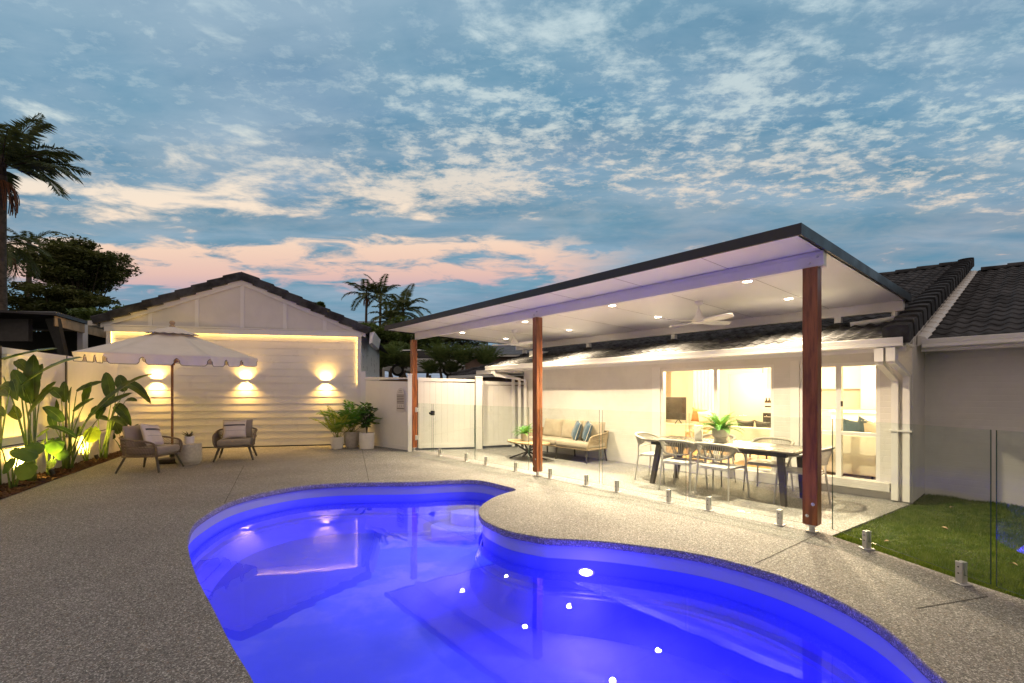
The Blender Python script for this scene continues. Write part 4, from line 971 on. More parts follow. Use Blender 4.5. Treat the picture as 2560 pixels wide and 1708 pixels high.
at = lambda c, f: c[min(int(f*(len(c)-1)), len(c)-2)].lerp(c[min(int(f*(len(c)-1)), len(c)-2)+1], f*(len(c)-1)-min(int(f*(len(c)-1)), len(c)-2))
for k in range(151): f = k/150; m_.tube([at(low, f), at(up, f)], .005, 4, cap=False)
for h_ in (.36, .44, .52): m_.tube([at(low, k/60).lerp(at(up, k/60), (h_-.29)/.34) for k in range(61)], .006, 4)
m_.build('rope_weave', M['ropeb'], sofa)
for k in range(2): m_ = MB(); m_.rbox(-W+.05+k*.945, -W+.05+k*.945+.94, -D+.0, D-.12, .316, .44, .05); m_.build('seat_cushion', M['beige'], sofa, smooth=50)
for k in range(3): m_ = MB(); pillow_mb(.62, .46, .17, m_, Matrix.Translation((-.615+k*.615, D-.13, .625)) @ Matrix.Rotation(math.radians(-12), 4, 'X'), pinch=.03); m_.build('back_cushion', M['beige'], sofa, smooth=True)
for x, y in ((-W+.12,-D+.08),(W-.12,-D+.08),(W-.10,D-.06),(-W+.10,D-.06),(.0,-D+.08),(0,D-.06)): m_ = MB(); m_.tube([(x, y, .28), (x+.03*(1 if x > .1 else -1 if x < -.1 else 0), y+.03*(1 if y > 0 else -1), .003)], [.022, .016], 4); m_.build('leg', M['dark'], sofa)
SM = Matrix.Translation(sofa.location) @ Matrix.Rotation(HROT, 4, 'Z')
for dx, rz, lab in ((.36, .22, 'blue grey pillow with a pale seam, left one of the pair on the outdoor sofa'), (.66, -.1, 'blue grey pillow nearest the right arm of the outdoor sofa')):
    t = thing('pillow', lab, 'pillow', SM @ Vector((dx, -.02, .65)), 0, 'blue pillows on the outdoor sofa')
    mtx = Matrix.Rotation(HROT-.75, 4, 'Z') @ Matrix.Rotation(.12, 4, 'Y') @ Matrix.Rotation(math.radians(-18), 4, 'X')
    m_ = MB(); pillow_mb(.42, .42, .15, m_, mtx, n=16); m_.build('cover', M['bluec'], t, smooth=True)
    m_ = MB(); e = []
    for k in range(65):
        q = 8*k/64; sd = int(q) % 8; u = [-1+q, 1, 1-(q-4), -1][min(3, int(q/2))] if False else None
    for k in range(61):
        s = k/60*4; i = min(3, int(s)); f = (s-i)*2-1; u, v = [(f, -1), (1, f), (-f, 1), (-1, -f)][i]
        e.append(mtx @ Vector((.21*u*(1-.08*(1-v*v)*abs(u)**3), 0, .21*v*(1-.08*(1-u*u)*abs(v)**3))))
    m_.tube(e, .006, 5); m_.build('piping', M['pillow'], t)
# coffee table
ct = thing('coffee_table', 'oval wooden outdoor coffee table on crossed dark metal legs behind the middle post', 'coffee table', HW(-5.88, 1.22), HROT)
m_ = MB(); m_.prism([(.60*math.cos(2*PI*k/40), .33*math.sin(2*PI*k/40)) for k in range(40)], .365, .40); m_.build('top', M['pine'], ct, bevel=.006)
for sx, sy in ((-1,-1), (1,-1), (1,1), (-1,1)):
    m_ = MB(); m_.tube([(sx*.34, sy*.16, .366), (sx*.03, sy*.02, .19), (sx*.02, sy*.015, .17), (sx*.40, sy*.20, .003)], .022, 4); m_.build('leg', M['dark'], ct)

# fronds (also used for ferns and palms)
def frond(mb, base, az, el, L, droop, nl, ll, w, rad=.006, curl=.6, vee=.35, rr=R, lm=0, sm_=1, taper=.55, start=.12):
    p = Vector(base); e = el; seg = 12; pts = [p.copy()]; dirs = []
    for k in range(seg):
        d = Vector((math.cos(az)*math.cos(e), math.sin(az)*math.cos(e), math.sin(e))); dirs.append(d)
        p = p+d*(L/seg); pts.append(p.copy()); e -= droop/seg*(.4+1.2*k/seg)
    mb.m = sm_; mb.tube(pts, [rad*(1-.8*i/seg) for i in range(seg+1)], 4, cap=False); mb.m = lm
    for k in range(nl):
        f = start+(1-start)*(k+.5)/nl; x = f*seg; i = min(int(x), seg-1); q = pts[i].lerp(pts[i+1], x-i); d = dirs[i]
        side = d.cross(Vector((0,0,1))); side = side.normalized() if side.length > 1e-3 else Vector((1,0,0)); up = side.cross(d)
        l = ll*(math.sin(PI*min(1, (f*.86+.14)))**taper)*rr.uniform(.85, 1.1)
        for s in (-1, 1):
            dr = (side*s+d*(.35+curl*f)+up*(vee+rr.uniform(-.12, .12))).normalized(); wv = dr.cross(up).normalized()*w*(.6+.4*(1-f))
            tip = q+dr*l+Vector((0,0,-l*rr.uniform(.12, .40))); m1 = q+dr*l*.45+Vector((0,0,-l*.04))
            mb.add([q, m1-wv, tip, m1+wv], [(0,1,2),(0,2,3)])
def fern_mb(n, L, rr, ll=.05, z=.0, w=.009):
    m_ = MB()
    for k in range(n):
        frond(m_, (rr.uniform(-.03,.03), rr.uniform(-.03,.03), z), 2*PI*k/n*1.618*3+rr.uniform(-.3,.3), rr.uniform(.35, 1.35), L*rr.uniform(.7, 1.1), rr.uniform(1.0, 1.9), 22, ll, w, .0035, rr=rr, curl=.3, taper=.8)
    return m_
rr = random.Random(21)
cpot = thing('potted_plant', 'green fern in a stone pot on the wooden coffee table', 'potted plant', HW(-5.98, 1.22, .40), HROT)
pot_mb(.075, .095, .17).build('pot', M['potg'], cpot, smooth=40)
fern_mb(30, .36, rr, .055, .14).build('foliage', [M['fern'], M['stalk']], cpot)
# dining table
dt = thing('dining_table', 'long dark top outdoor dining table with splayed dark legs', 'dining table', HW(-1.60, 1.33), HROT)
m_ = MB(); m_.rbox(-1.12, 1.12, -.46, .46, .70, .728, .03); m_.build('top', M['tabled'], dt)
m_ = MB(); m_.box(-1.0, 1.0, -.38, -.34, .64, .699); m_.box(-1.0, 1.0, .34, .38, .64, .699); m_.box(-1.0,-.96,-.34,.34,.64,.699); m_.box(.96,1.0,-.34,.34,.64,.699); m_.build('apron', M['dark'], dt)
for sx, sy in ((-1,-1), (1,-1), (1,1), (-1,1)):
    m_ = MB(); x0, x1 = (-.86, -.99) if sx < 0 else (.93, .97); y = sy*.36
    m_.hexa([(x1-.03,y-.035,.003),(x1+.03,y-.035,.003),(x1+.03,y+.035,.003),(x1-.03,y+.035,.003),(x0-.04,y-.035,.64),(x0+.04,y-.035,.64),(x0+.04,y+.035,.64),(x0-.04,y+.035,.64)]); m_.build('leg', M['tleg'], dt)
# dining chairs: local front towards +y (to the table), rounded rope back at -y
def make_chair(label):
    t = thing('dining_chair', label, 'chair', (0,0,0), 0, 'pale outdoor dining chairs with rope backs')
    m_ = MB(); m_.rbox(-.235, .235, -.20, .25, .425, .45, .05); m_.build('seat', M['chairw'], t)
    for sx in (-1, 1):
        m_ = MB(); m_.tube([(sx*.245,.235,.445),(sx*.27,.27,.003)], [.014, .010], 8); m_.build('leg', M['chairw'], t)
        m_ = MB(); m_.tube([(sx*.225,-.215,.62),(sx*.225,-.215,.44),(sx*.25,-.265,.003)], [.013,.014,.010], 8); m_.build('leg', M['chairw'], t)
        m_ = MB(); m_.tube(catmull([(sx*.245,.235,.44),(sx*.252,.20,.56),(sx*.255,.14,.635),(sx*.26,.02,.665),(sx*.262,-.10,.70)], 5, False), .013, 8); m_.build('armrest', M['chairw'], t, smooth=True)
    m_ = MB(); m_.box(-.23,.23,-.21,-.19,.405,.424); m_.box(-.23,.23,.235,.25,.405,.424); m_.build('seat_rail', M['chairw'], t)
    top = catmull([(-.27,-.08,.70),(-.275,-.18,.735),(-.20,-.285,.765),(0,-.335,.775),(.20,-.285,.765),(.275,-.18,.735),(.27,-.08,.70)], 8, False)
    bot = catmull([(-.262,-.08,.675),(-.245,-.16,.62),(-.17,-.235,.575),(0,-.27,.56),(.17,-.235,.575),(.245,-.16,.62),(.262,-.08,.675)], 8, False)
    m_ = MB(); m_.tube(top, .021, 8); m_.tube(bot, .011, 8); bf_ = m_.build('back_rail', M['ropeg'], t, smooth=True)
    m_ = MB()
    for k in range(3, 46): i = k/48*(len(top)-1); j = int(i); m_.tube([top[j].lerp(top[j+1], i-j), bot[j].lerp(bot[j+1], i-j)], .0055, 5, cap=False)
    m_.build('rope_back', M['ropeg'], t); return t
ch = make_chair('pale rope back dining chair at the left end of the dining table')
ch.location = HW(-2.72, 1.30); ch.rotation_euler.z = HROT-PI/2+.1
for a, b, rz, lab in ((-2.03, .92, .05, 'front left dining chair, its rope back toward the glass fence'), (-1.43, .90, -.06, 'front right dining chair, its rope back nearest the glass fence and pool'), (-.52, 1.30, PI/2+.08, 'pale rope back dining chair at the right end, half hidden by the right post'),
      (-1.98, 1.80, PI, 'pale rope back dining chair on the house side, partly behind the table fern'), (-1.12, 1.80, PI+.05, 'pale rope back dining chair on the house side, right of the table fern')):
    dup(ch, HW(a, b), HROT+rz, lab)
tp = thing('potted_plant', 'leafy green fern in a grey footed bowl on the dining table', 'potted plant', HW(-1.62, 1.30, .729), HROT)
m_ = MB(); m_.lathe([(.001,0),(.095,0),(.10,.01),(.085,.05),(.085,.075),(.12,.10),(.125,.16),(.118,.205),(.110,.205),(.105,.17),(.001,.17)], 32); m_.build('pot', M['potg'], tp, smooth=45)
fern_mb(34, .40, rr, .062, .18, .013).build('foliage', [M['fern'], M['stalk']], tp)
lt = thing('lantern', 'white block lantern with a wire handle on the dining table left of the fern', 'lantern', HW(-1.98, 1.32, .729), HROT+.3)
m_ = MB(); m_.rbox(-.055,.055,-.055,.055,0,.24,.01); m_.build('body', M['potw'], lt)
m_ = MB(); m_.tube(catmull([(-.056,0,.19),(-.10,0,.185),(-.115,0,.12),(-.10,0,.04),(-.056,0,.03)], 5, False), .005, 6); m_.build('handle', M['steel'], lt)
for a, b, rz, lab in ((-1.28, 1.10, .1, 'folded pale paper mat on the dining table in front of the fern'), (-1.15, 1.50, -.2, 'pale paper mat on the dining table by the house side chair')):
    m_ = MB(); m_.box(-.20,.20,-.14,.14,0,.003); m_.box(-.19,.15,-.12,.13,.0035,.006,.05); o = m_.build('place_mat', M['paper']); o.location = HW(a, b, .7285); o.rotation_euler.z = HROT+rz; tag(o, lab, 'place mat')

# ------------------------------------------------------------------ lit interior
for i, (a, b) in enumerate(((-5.2, 4.2), (-3.1, 4.0), (-1.2, 3.9), (-2.3, 5.2), (-.6, 5.2), (-4.0, 7.8))):
    t = thing('downlight', 'round downlight in the ceiling of the lit living room', 'ceiling light', HW(a, b, 2.28), HROT, 'downlights in the living room ceiling')
    m_ = MB(); m_.lathe([(.06,-.001),(.06,-.006),(.045,-.010),(.04,-.004)], 20); m_.build('trim_ring', M['white2'], t)
    m_ = MB(); m_.lathe([(.001,-.002),(.04,-.002),(.04,-.005),(.001,-.005)], 16); m_.build('diffuser', M['lampi'], t)
    lamp('POINT', (0,0,-.35), INT_W, (1.0, .76, .44), t, shadow_soft_size=.18)
FZ = .17
def IZ(py, px, b): return HZ(py, HA(px, b), b)
# media console, television, armchair and pillows
b = 4.9; a0, a1 = HA(1600, b), HA(1725, b)
mc = thing('media_console', 'low cream media console under the television inside the left glass door', 'cabinet', HW((a0+a1)/2, b+.2, FZ), HROT)
w = (a1-a0)/2; m_ = MB(); m_.box(-w, w, -.2, .2, .05, .50); m_.build('carcass', M['cab'], mc); m_ = MB(); m_.box(-w-.01, w+.01, -.215, .21, .501, .53); m_.build('top', M['cab'], mc)
for k in range(3): m_ = MB(); m_.box(-w+.01+k*2*w/3, -w-.01+(k+1)*2*w/3, -.212, -.2005, .07, .48); m_.build('door', M['cab'], mc)
a0, a1 = HA(1620, b), HA(1710, b); w = (a1-a0)/2
tv = thing('television', 'black flat television standing on the media console, seen through the glass door', 'television', HW((a0+a1)/2, b+.1, FZ+.53), HROT)
m_ = MB(); m_.rbox(-w, w, -.03, .02, .10, .10+1.12*w, .01); m_.build('bezel', M['black'], tv); m_ = MB(); m_.box(-w+.012, w-.012, -.034, -.0305, .115, .085+1.12*w); m_.build('screen', M['screen'], tv)
m_ = MB(); m_.tube([(w*.55, -.12, .006), (w*.6, -.01, .12), (w*.65, .10, .006)], .012, 6); m_.build('stand', M['black'], tv)
a = HA(1752, 4.6)
ac = thing('armchair', 'orange patterned armchair inside beside the television', 'armchair', HW(a, 4.7, FZ), HROT)
m_ = MB(); m_.rbox(-.30,.30,-.30,.30,.16,.44,.06); m_.build('seat', M['pattern'], ac); m_ = MB(); m_.rbox(-.28,.28,.18,.32,.441,.72,.05); m_.build('backrest', M['sofa'], ac)
for sx in (-1, 1):
    for sy in (-1, 1): m_ = MB(); m_.tube([(sx*.24, sy*.24, .16), (sx*.27, sy*.27, .003)], .018, 6); m_.build('leg', M['timber'], ac)
for dx, mt_, lab, h_ in ((-.08, 'orange', 'rust coloured pillow on the patterned armchair indoors', .34), (.12, 'pillow', 'cream pillow on the patterned armchair indoors', .30)):
    m_ = MB(); pillow_mb(.36, h_, .14, m_, Matrix.Rotation(.15*(1 if dx < 0 else -1), 4, 'Y'), n=10, pinch=.16); o = m_.build('pillow', M[mt_], smooth=True); o.location = HW(a+dx, 4.62-dx*.4, FZ+.60+h_/2); o.rotation_euler.z = HROT; tag(o, lab, 'pillow')
m_ = MB(); a0, a1 = HA(1727, 5.1), HA(1782, 5.1)
m_.grid(lambda u, v: Vector((a0+(a1-a0)*u, .02*math.sin(u*40), FZ+.02+1.95*v)), 60, 1); o = m_.build('curtain', M['curtain'], smooth=True); o.location = HW(0, 5.22); o.rotation_euler.z = HROT; tag(o, 'pale full length curtain behind the patterned armchair indoors', 'curtain')
# two sofas with their backs to the glass
def sofa_in(px0, px1, b, ztop, lab, leg):
    a0, a1 = HA(px0, b), HA(px1, b); w = (a1-a0)/2
    t = thing('sofa', lab, 'sofa', HW((a0+a1)/2, b+.42, FZ), HROT)
    m_ = MB(); m_.rbox(-w, w, -.42, -.24, leg, ztop, .05, 4); m_.build('backrest', M['sofa'], t, smooth=40)
    m_ = MB(); m_.rbox(-w+.16, w-.16, -.24, .42, leg, .42, .05); m_.build('seat', M['sofa'], t, smooth=40)
    for s in (-1, 1): m_ = MB(); m_.rbox(s*w-.08-s*.08, s*w+.08-s*.08, -.238, .42, leg, .58, .05); m_.build('arm', M['sofa'], t, smooth=40)
    for sx in (-1, 1):
        for sy in (-.38, .36): m_ = MB(); m_.tube([(sx*(w-.08), sy, leg), (sx*(w-.08), sy, .003)], .015, 6); m_.build('leg', M['black'], t)
    return t, a0, a1
s1, a0, a1 = sofa_in(1822, 1926, 3.35, .66, 'cream sofa with metal legs seen from behind through the sliding door', .16)
for f_, mt_, lab in ((.22, 'dark', 'dark pillow on the left of the sofa behind the sliding door'), (.68, 'dark', 'dark pillow on the right of the sofa behind the sliding door')):
    m_ = MB(); pillow_mb(.36, .34, .14, m_, Matrix.Rotation(.2, 4, 'X'), n=10, pinch=.2); o = m_.build('pillow', M[mt_], smooth=True); o.location = HW(a0+(a1-a0)*f_, 3.73, FZ+.62); o.rotation_euler.z = HROT; tag(o, lab, 'pillow')
s2, a0, a1 = sofa_in(1990, 2196, 2.95, .66, 'long cream sofa seen from behind through the right window', .05)
for dx, mt_, lab in ((.60, 'bluec', 'dark blue pillow on the long cream sofa behind the right window'), (.80, 'bluec', 'dark blue pillow at the right, overlapping its twin on the long cream sofa')):
    m_ = MB(); pillow_mb(.36, .36, .15, m_, Matrix.Rotation(dx-.4, 4, 'Y') @ Matrix.Rotation(.2, 4, 'X'), n=10, pinch=.14); o = m_.build('pillow', M[mt_], smooth=True); o.location = HW(a0+(a1-a0)*dx, 3.33, FZ+.72); o.rotation_euler.z = HROT; tag(o, lab, 'pillow')
m_ = MB(); pillow_mb(.40, .36, .15, m_, Matrix.Rotation(.2, 4, 'X'), n=10, pinch=.14); o = m_.build('pillow', M['pillow'], smooth=True); o.location = HW(a0+(a1-a0)*.93, 3.30, FZ+.70); o.rotation_euler.z = HROT; tag(o, 'cream pillow at the right end of the long cream sofa', 'pillow')
# kitchen along the back of the room
b = 7.2; ka0, ka1 = HA(1906, b), .1
kt = thing('kitchen_unit', 'cream fitted kitchen with wall cupboards at the back of the lit room', 'kitchen', HW((ka0+ka1)/2, b, FZ), HROT)
w = (ka1-ka0)/2
m_ = MB(); m_.box(-w, w, 0, .6, .1, .88); m_.build('base_cabinet', M['cab'], kt); m_ = MB(); m_.box(-w, w, -.02, .6, .881, .92); m_.build('benchtop', M['potw'], kt)
m_ = MB(); m_.box(-w, w, .28, .6, 1.40, 2.14); m_.build('wall_cabinet', M['cab'], kt); m_ = MB(); m_.box(-w, w, .58, .6, .921, 1.399); m_.build('splashback', M['paper'], kt)
nn_ = 6
for k in range(nn_):
    x0, x1 = -w+2*w*k/nn_+.006, -w+2*w*(k+1)/nn_-.006
    if k: m_ = MB(); m_.box(x0, x1, -.016, -.001, .12, .86); m_.build('door', M['cab'], kt)
    m_ = MB(); m_.box(x0, x1, .264, .279, 1.42, 2.12); m_.build('door', M['cab'], kt)
m_ = MB(); m_.box(w-1.25, w-.02, -.03, .25, .93, 2.2); m_.build('tall_cupboard', M['cab'], kt)
m_ = MB(); m_.box(-w+.02, -w+.56, -.02, -.001, .20, .78); ov = m_.build('oven', M['black'], kt); m_ = MB(); m_.tube([(-w+.06,-.05,.68),(-w+.52,-.05,.68)], .012, 8); m_.build('handle', M['steel'], ov)
for k, (px, lab) in enumerate(((1916, 'dark bottle on the kitchen bench, leftmost of three'), (1923, 'dark bottle on the kitchen bench, middle of three'), (1929, 'dark bottle on the kitchen bench, rightmost of three'))):
    a = HA(px, b+.15); t = thing('bottle', lab, 'bottle', HW(a, b+.15, FZ+.921), HROT, 'bottles on the kitchen bench')
    m_ = MB(); m_.lathe([(.001,0),(.04,0),(.042,.02),(.042,.15),(.016,.20),(.014,.25),(.001,.25)], 16); m_.build('glass_body', M['bottle'], t, smooth=50); m_ = MB(); m_.lathe([(.0425,.04),(.0432,.04),(.0432,.12),(.0425,.12)], 16); m_.build('label', M['labelm'], t)
a = HA(2011, 6.0); t = thing('flower_vase', 'vase of yellow flowers inside the right window', 'vase', HW(a, 6.0, FZ+.95), HROT)
m_ = MB(); m_.lathe([(.001,0),(.06,0),(.085,.08),(.05,.2),(.055,.24),(.001,.24)], 20); m_.build('vase', M['potw'], t, smooth=50); m_ = MB(); rr2 = random.Random(4)
for k in range(60):
    c = Vector((rr2.gauss(0,.09), rr2.gauss(0,.09), .42+rr2.gauss(0,.09))); d1 = Vector((rr2.gauss(0,1), rr2.gauss(0,1), rr2.gauss(0,1))).normalized()*.035; d2 = d1.orthogonal().normalized()*.03; m_.add([c-d1, c+d2, c+d1, c-d2], [(0,1,2,3)])
m_.build('flowers', M['yellow'], t)
kb = thing('kitchen_island', 'cream kitchen island bench inside the right window', 'bench', HW(-.35, 6.05, FZ), HROT)
m_ = MB(); m_.box(-1.0, .45, -.3, .3, 0, .90); m_.build('base', M['cab'], kb); m_ = MB(); m_.box(-1.03, .47, -.34, .34, .901, .945); m_.build('benchtop', M['potw'], kb)

# ================================================================== PLANTS
def c1(x, y, Z): return AT(x*.4082, 640+y*.4082, Z)          # survey of the left bed from an enlarged crop
rp = random.Random(31)
def bez(a, b, c, n): return [a*(1-t)**2+b*2*t*(1-t)+c*t*t for t in [i/n for i in range(n+1)]]
def paddle(lm, smb, base, junc, tip, w, bow=.12, face=.5, r=.016, roll=0.0):
    base, junc, tip = Vector(base), Vector(junc), Vector(tip)
    mid = Vector((base.x*.65+junc.x*.35, base.y*.65+junc.y*.35, base.z+(junc.z-base.z)*.62))
    pet = bez(base, mid, junc, 8); smb.tube(pet, [r*(1-.6*i/8) for i in range(9)], 6)
    L = (tip-junc).length; ctrl = (junc+tip)/2+Vector((0, 0, bow*L)); rib = bez(junc, ctrl, tip, 14)
    smb.tube(rib[:-1], [r*.4*(1-.85*i/14) for i in range(14)], 4)
    n = (Vector((0, -face, 1-face))).normalized(); d0 = (tip-junc).normalized()
    if abs(d0.dot(n)) > .85: n = Vector((.5, -.7, .3)).normalized()
    n = Matrix.Rotation(roll, 3, d0) @ n
    vs = []; ph = rp.uniform(0, 6)
    for i, p in enumerate(rib):
        t = i/14; d = (rib[min(i+1, 14)]-rib[max(i-1, 0)]).normalized(); s = d.cross(n).normalized(); nn = s.cross(d)
        hw = w/2*(math.sin(PI*min(1, t*.96+.035)**.8))**.62 if t < 1 else 0
        for q in (-1, -.5, 0, .5, 1):
            fold = abs(q)*.28*hw+(.02*math.sin(i*1.9+ph+q*2))*abs(q)*w
            vs.append(p+s*(q*hw)+nn*fold)
    fs = [(i*5+j, (i+1)*5+j, (i+1)*5+j+1, i*5+j+1) for i in range(14) for j in range(4)]
    lm.add(vs, fs)
def plant(name, lab, cat, base, leaves, lmat, group):
    t = thing(name, lab, cat, base, 0, group); lm, smb = MB(), MB()
    for lf_ in leaves: paddle(lm, smb, Vector(base)+Vector((rp.uniform(-.06,.06), rp.uniform(-.05,.05), -.02)), *lf_[:3], **(lf_[3] if len(lf_) > 3 else {}))
    lm.build('foliage', lmat, t, smooth=True, world=True); smb.build('stems', M['stalk'], t, smooth=True, world=True); return t
def base_at(x, y): g = G(x*.4082, 640+y*.4082); return (g[0], g[1], .02)
BG = 'bird of paradise plants in the left bed'
bb = base_at(-15, 1415); Z = bb[1]
plant('bird_of_paradise', 'paddle leaved plant at the left photo edge, cut by it', 'plant', bb, [(c1(-60,900,Z), c1(-130,640,Z+.2), .24), (c1(75,760,Z), c1(108,885,Z-.1), .10, dict(bow=.3)), (c1(10,790,Z+.1), c1(110,890,Z), .16, dict(bow=.35)), (c1(-30,840,Z), c1(48,862,Z-.2), .14), (c1(-50,960,Z), c1(28,985,Z-.15), .16, dict(bow=.3))], M['bop'], BG)
bb = base_at(195, 1385); Z = bb[1]
plant('bird_of_paradise', 'tallest paddle leaved plant, its top leaf lying flat toward the umbrella', 'plant', bb, [(c1(-20,650,Z), c1(357,568,Z-.05), .22, dict(bow=.06, face=.25)), (c1(205,905,Z), c1(205,602,Z+.15), .27), (c1(188,895,Z-.1), c1(78,695,Z-.05), .22), (c1(175,980,Z-.1), c1(335,815,Z-.15), .20, dict(bow=.15)),
   (c1(135,790,Z-.15), c1(507,622,Z-.2), .22, dict(bow=.13, face=.35)), (c1(100,640,Z+.2), c1(180,720,Z+.1), .16), (c1(240,900,Z+.1), c1(345,770,Z+.2), .18), (c1(150,860,Z+.2), c1(60,780,Z+.3), .2, dict(bow=.2)), (c1(215,800,Z+.2), c1(260,660,Z+.3), .2), (c1(120,1000,Z+.1), c1(30,930,Z+.2), .17, dict(bow=.25))], M['bop'], BG)
bb = base_at(415, 1312); Z = bb[1]
plant('bird_of_paradise', 'many stemmed paddle leaved plant with long leaves arching over the left armchair', 'plant', bb, [(c1(528,1018,Z-.1), c1(942,722,Z+.3), .26, dict(bow=.22, face=.3)), (c1(545,985,Z), c1(815,838,Z+.4), .20, dict(bow=.1)), (c1(400,895,Z), c1(392,768,Z+.1), .16), (c1(375,870,Z-.1), c1(300,815,Z-.1), .17, dict(bow=.3)), (c1(425,905,Z+.1), c1(440,800,Z), .12),
   (c1(450,955,Z), c1(578,872,Z+.15), .14), (c1(385,1015,Z-.1), c1(258,928,Z-.25), .19, dict(bow=.25)), (c1(470,1115,Z-.1), c1(275,1050,Z-.3), .10, dict(bow=.3)), (c1(560,960,Z+.1), c1(640,935,Z+.2), .18, dict(bow=.3)), (c1(470,830,Z+.2), c1(640,770,Z+.4), .16, dict(bow=.1)), (c1(350,950,Z+.2), c1(250,850,Z+.3), .2, dict(bow=.2)), (c1(520,900,Z+.2), c1(560,770,Z+.3), .18), (c1(600,1000,Z), c1(650,930,Z+.1), .16, dict(bow=.35, face=.7)), (c1(340,1060,Z-.1), c1(300,960,Z-.1), .14)], M['bop'], BG)
bb = base_at(640, 1245); Z = bb[1]
plant('bird_of_paradise', 'paddle leaved plant with upright leaves before the garage corner, behind the armchair', 'plant', bb, [(c1(685,880,Z), c1(648,712,Z+.1), .26), (c1(765,830,Z+.1), c1(725,730,Z+.2), .24), (c1(735,795,Z), c1(926,908,Z-.1), .20, dict(bow=.40, face=.6)), (c1(700,920,Z+.1), c1(805,1045,Z), .22, dict(bow=.35, face=.6)), (c1(672,1000,Z), c1(775,1050,Z-.1), .15, dict(bow=.3)), (c1(770,885,Z+.2), c1(840,890,Z+.1), .13), (c1(600,990,Z), c1(668,1010,Z), .12, dict(bow=.2))], M['bop'], BG)
bb = base_at(760, 1210); Z = bb[1]
plant('bird_of_paradise', 'small paddle leaved plant at the far bed end behind the armchair back', 'plant', bb, [(c1(760,1080,Z), c1(780,930,Z), .22), (c1(730,1090,Z), c1(690,1010,Z), .20), (c1(700,1120,Z-.1), c1(640,1075,Z-.1), .16), (c1(790,1100,Z), c1(850,1030,Z), .14)], M['bop'], BG)
def heart(lm, smb, base, c, size, yaw, pitch):
    base, c = Vector(base), Vector(c); smb.tube(bez(base, Vector((base.x*.5+c.x*.5, base.y*.5+c.y*.5, base.z+(c.z-base.z)*.75)), c, 8), [.014*(1-.5*i/8) for i in range(9)], 6)
    ax = Vector((math.cos(yaw)*math.cos(pitch), math.sin(yaw)*math.cos(pitch), math.sin(pitch))); s = ax.cross(Vector((0,0,1))).normalized(); nn = s.cross(ax); vs = [c]; N = 40
    for ring in (.5, 1.0):
        for k in range(N):
            t = 2*PI*k/N; q = math.cos(t)
            rad = size*(.62+.38*q if q > -.55 else .62+.38*q+(.30*(-q-.55)/.45 if abs(q) < .97 else .02))*(1+.035*math.sin(8*t))
            rad *= (1+.25*max(0, q)**6); x = rad*math.cos(t)*1.0+size*.12; y = rad*math.sin(t)*1.1
            dz = -.30*(x/size)**2*size*ring*.8-.18*abs(y/size)*size*ring+.03*size*math.sin(7*t)*ring
            vs.append(c+(ax*x+s*y)*ring+nn*dz)
    fs = [(0, 1+k, 1+(k+1) % N) for k in range(N)]+[(1+k, 1+N+k, 1+N+(k+1) % N, 1+(k+1) % N) for k in range(N)]
    lm.add(vs, fs)
def taro(lab, bx, by, leaves):
    b = base_at(bx, by); t = thing('elephant_ear', lab, 'plant', b, 0, 'elephant ear plants in the left bed'); lm, smb = MB(), MB()
    for x, y, dz, size, yaw, pitch in leaves: heart(lm, smb, (b[0]+rp.uniform(-.03,.03), b[1]+rp.uniform(-.03,.03), 0), c1(x, y, b[1]+dz), size, math.radians(yaw), math.radians(pitch))
    lm.build('foliage', M['taro'], t, smooth=True, world=True); smb.build('stems', M['stalk'], t, smooth=True, world=True)
taro('elephant ear plant nearest the deck at the left, with ruffled round leaves', 75, 1432, [(70,1245,.0,.16,-110,-50), (165,1275,-.05,.17,-70,-55), (10,1180,.1,.13,-150,-30), (130,1180,-.1,.20,-20,-20), (215,1150,.2,.14,-40,-40)])
taro('elephant ear plant with a cut dark leaf, before the block wall, behind a black uplight', 300, 1350, [(335,1130,.0,.17,-60,-60), (262,1130,.05,.15,-130,-40), (375,1190,.05,.13,-40,-50), (285,1060,.15,.13,-120,-30), (320,1250,.0,.10,-90,-60)])
taro('bright yellow green elephant ear lit from below beside the long leaved plant', 530, 1268, [(565,1060,.0,.20,-75,-65), (480,1050,.1,.15,-120,-60), (500,1150,.05,.12,-140,-40), (430,1085,.15,.14,-150,-40), (520,1100,.15,.12,-80,-50)])
# spike uplights
for (x, y), lab in (((592, 1262), 'black spike uplight near the left armchair back leg'), ((318, 1362), 'black spike uplight in the bark below the elephant ear with a dark leaf'), ((-60, 1500), 'black spike uplight in the bark at the left photo edge'), ((175, 1372), 'black spike uplight hidden at the foot of the tallest paddle leaved plant')):
    g = base_at(x, y); t = thing('garden_uplight', lab, 'garden light', g, 0, 'spike uplights in the left bed')
    q = Matrix.Translation((0, 0, .09)) @ Matrix.Rotation(math.atan2(FDv.y, FDv.x)+PI/2, 4, 'Z') @ Matrix.Rotation(math.radians(20), 4, 'Y')
    m_ = MB(); m_.lathe([(.001,-.05),(.032,-.05),(.036,-.04),(.036,.045),(.031,.045),(.030,.035),(.001,.035)], 18); m_.v = [tuple(q @ Vector(v)) for v in m_.v]; m_.build('housing', M['black'], t, smooth=40)
    m_ = MB(); m_.lathe([(.001,.036),(.029,.036),(.029,.039),(.001,.039)], 16); m_.v = [tuple(q @ Vector(v)) for v in m_.v]; m_.build('lens', M['sconce'], t)
    m_ = MB(); m_.tube([(0,0,-.1),(0,0,.06)], .008, 6); m_.build('spike', M['black'], t)
    d = q.to_3x3() @ Vector((0,0,1))
    lamp('SPOT', q @ Vector((0,0,.06)), UP_W, (1.0, .62, .11), t, rot=d.to_track_quat('-Z', 'Y').to_euler(), spot_size=math.radians(140), spot_blend=.7, shadow_soft_size=.03)
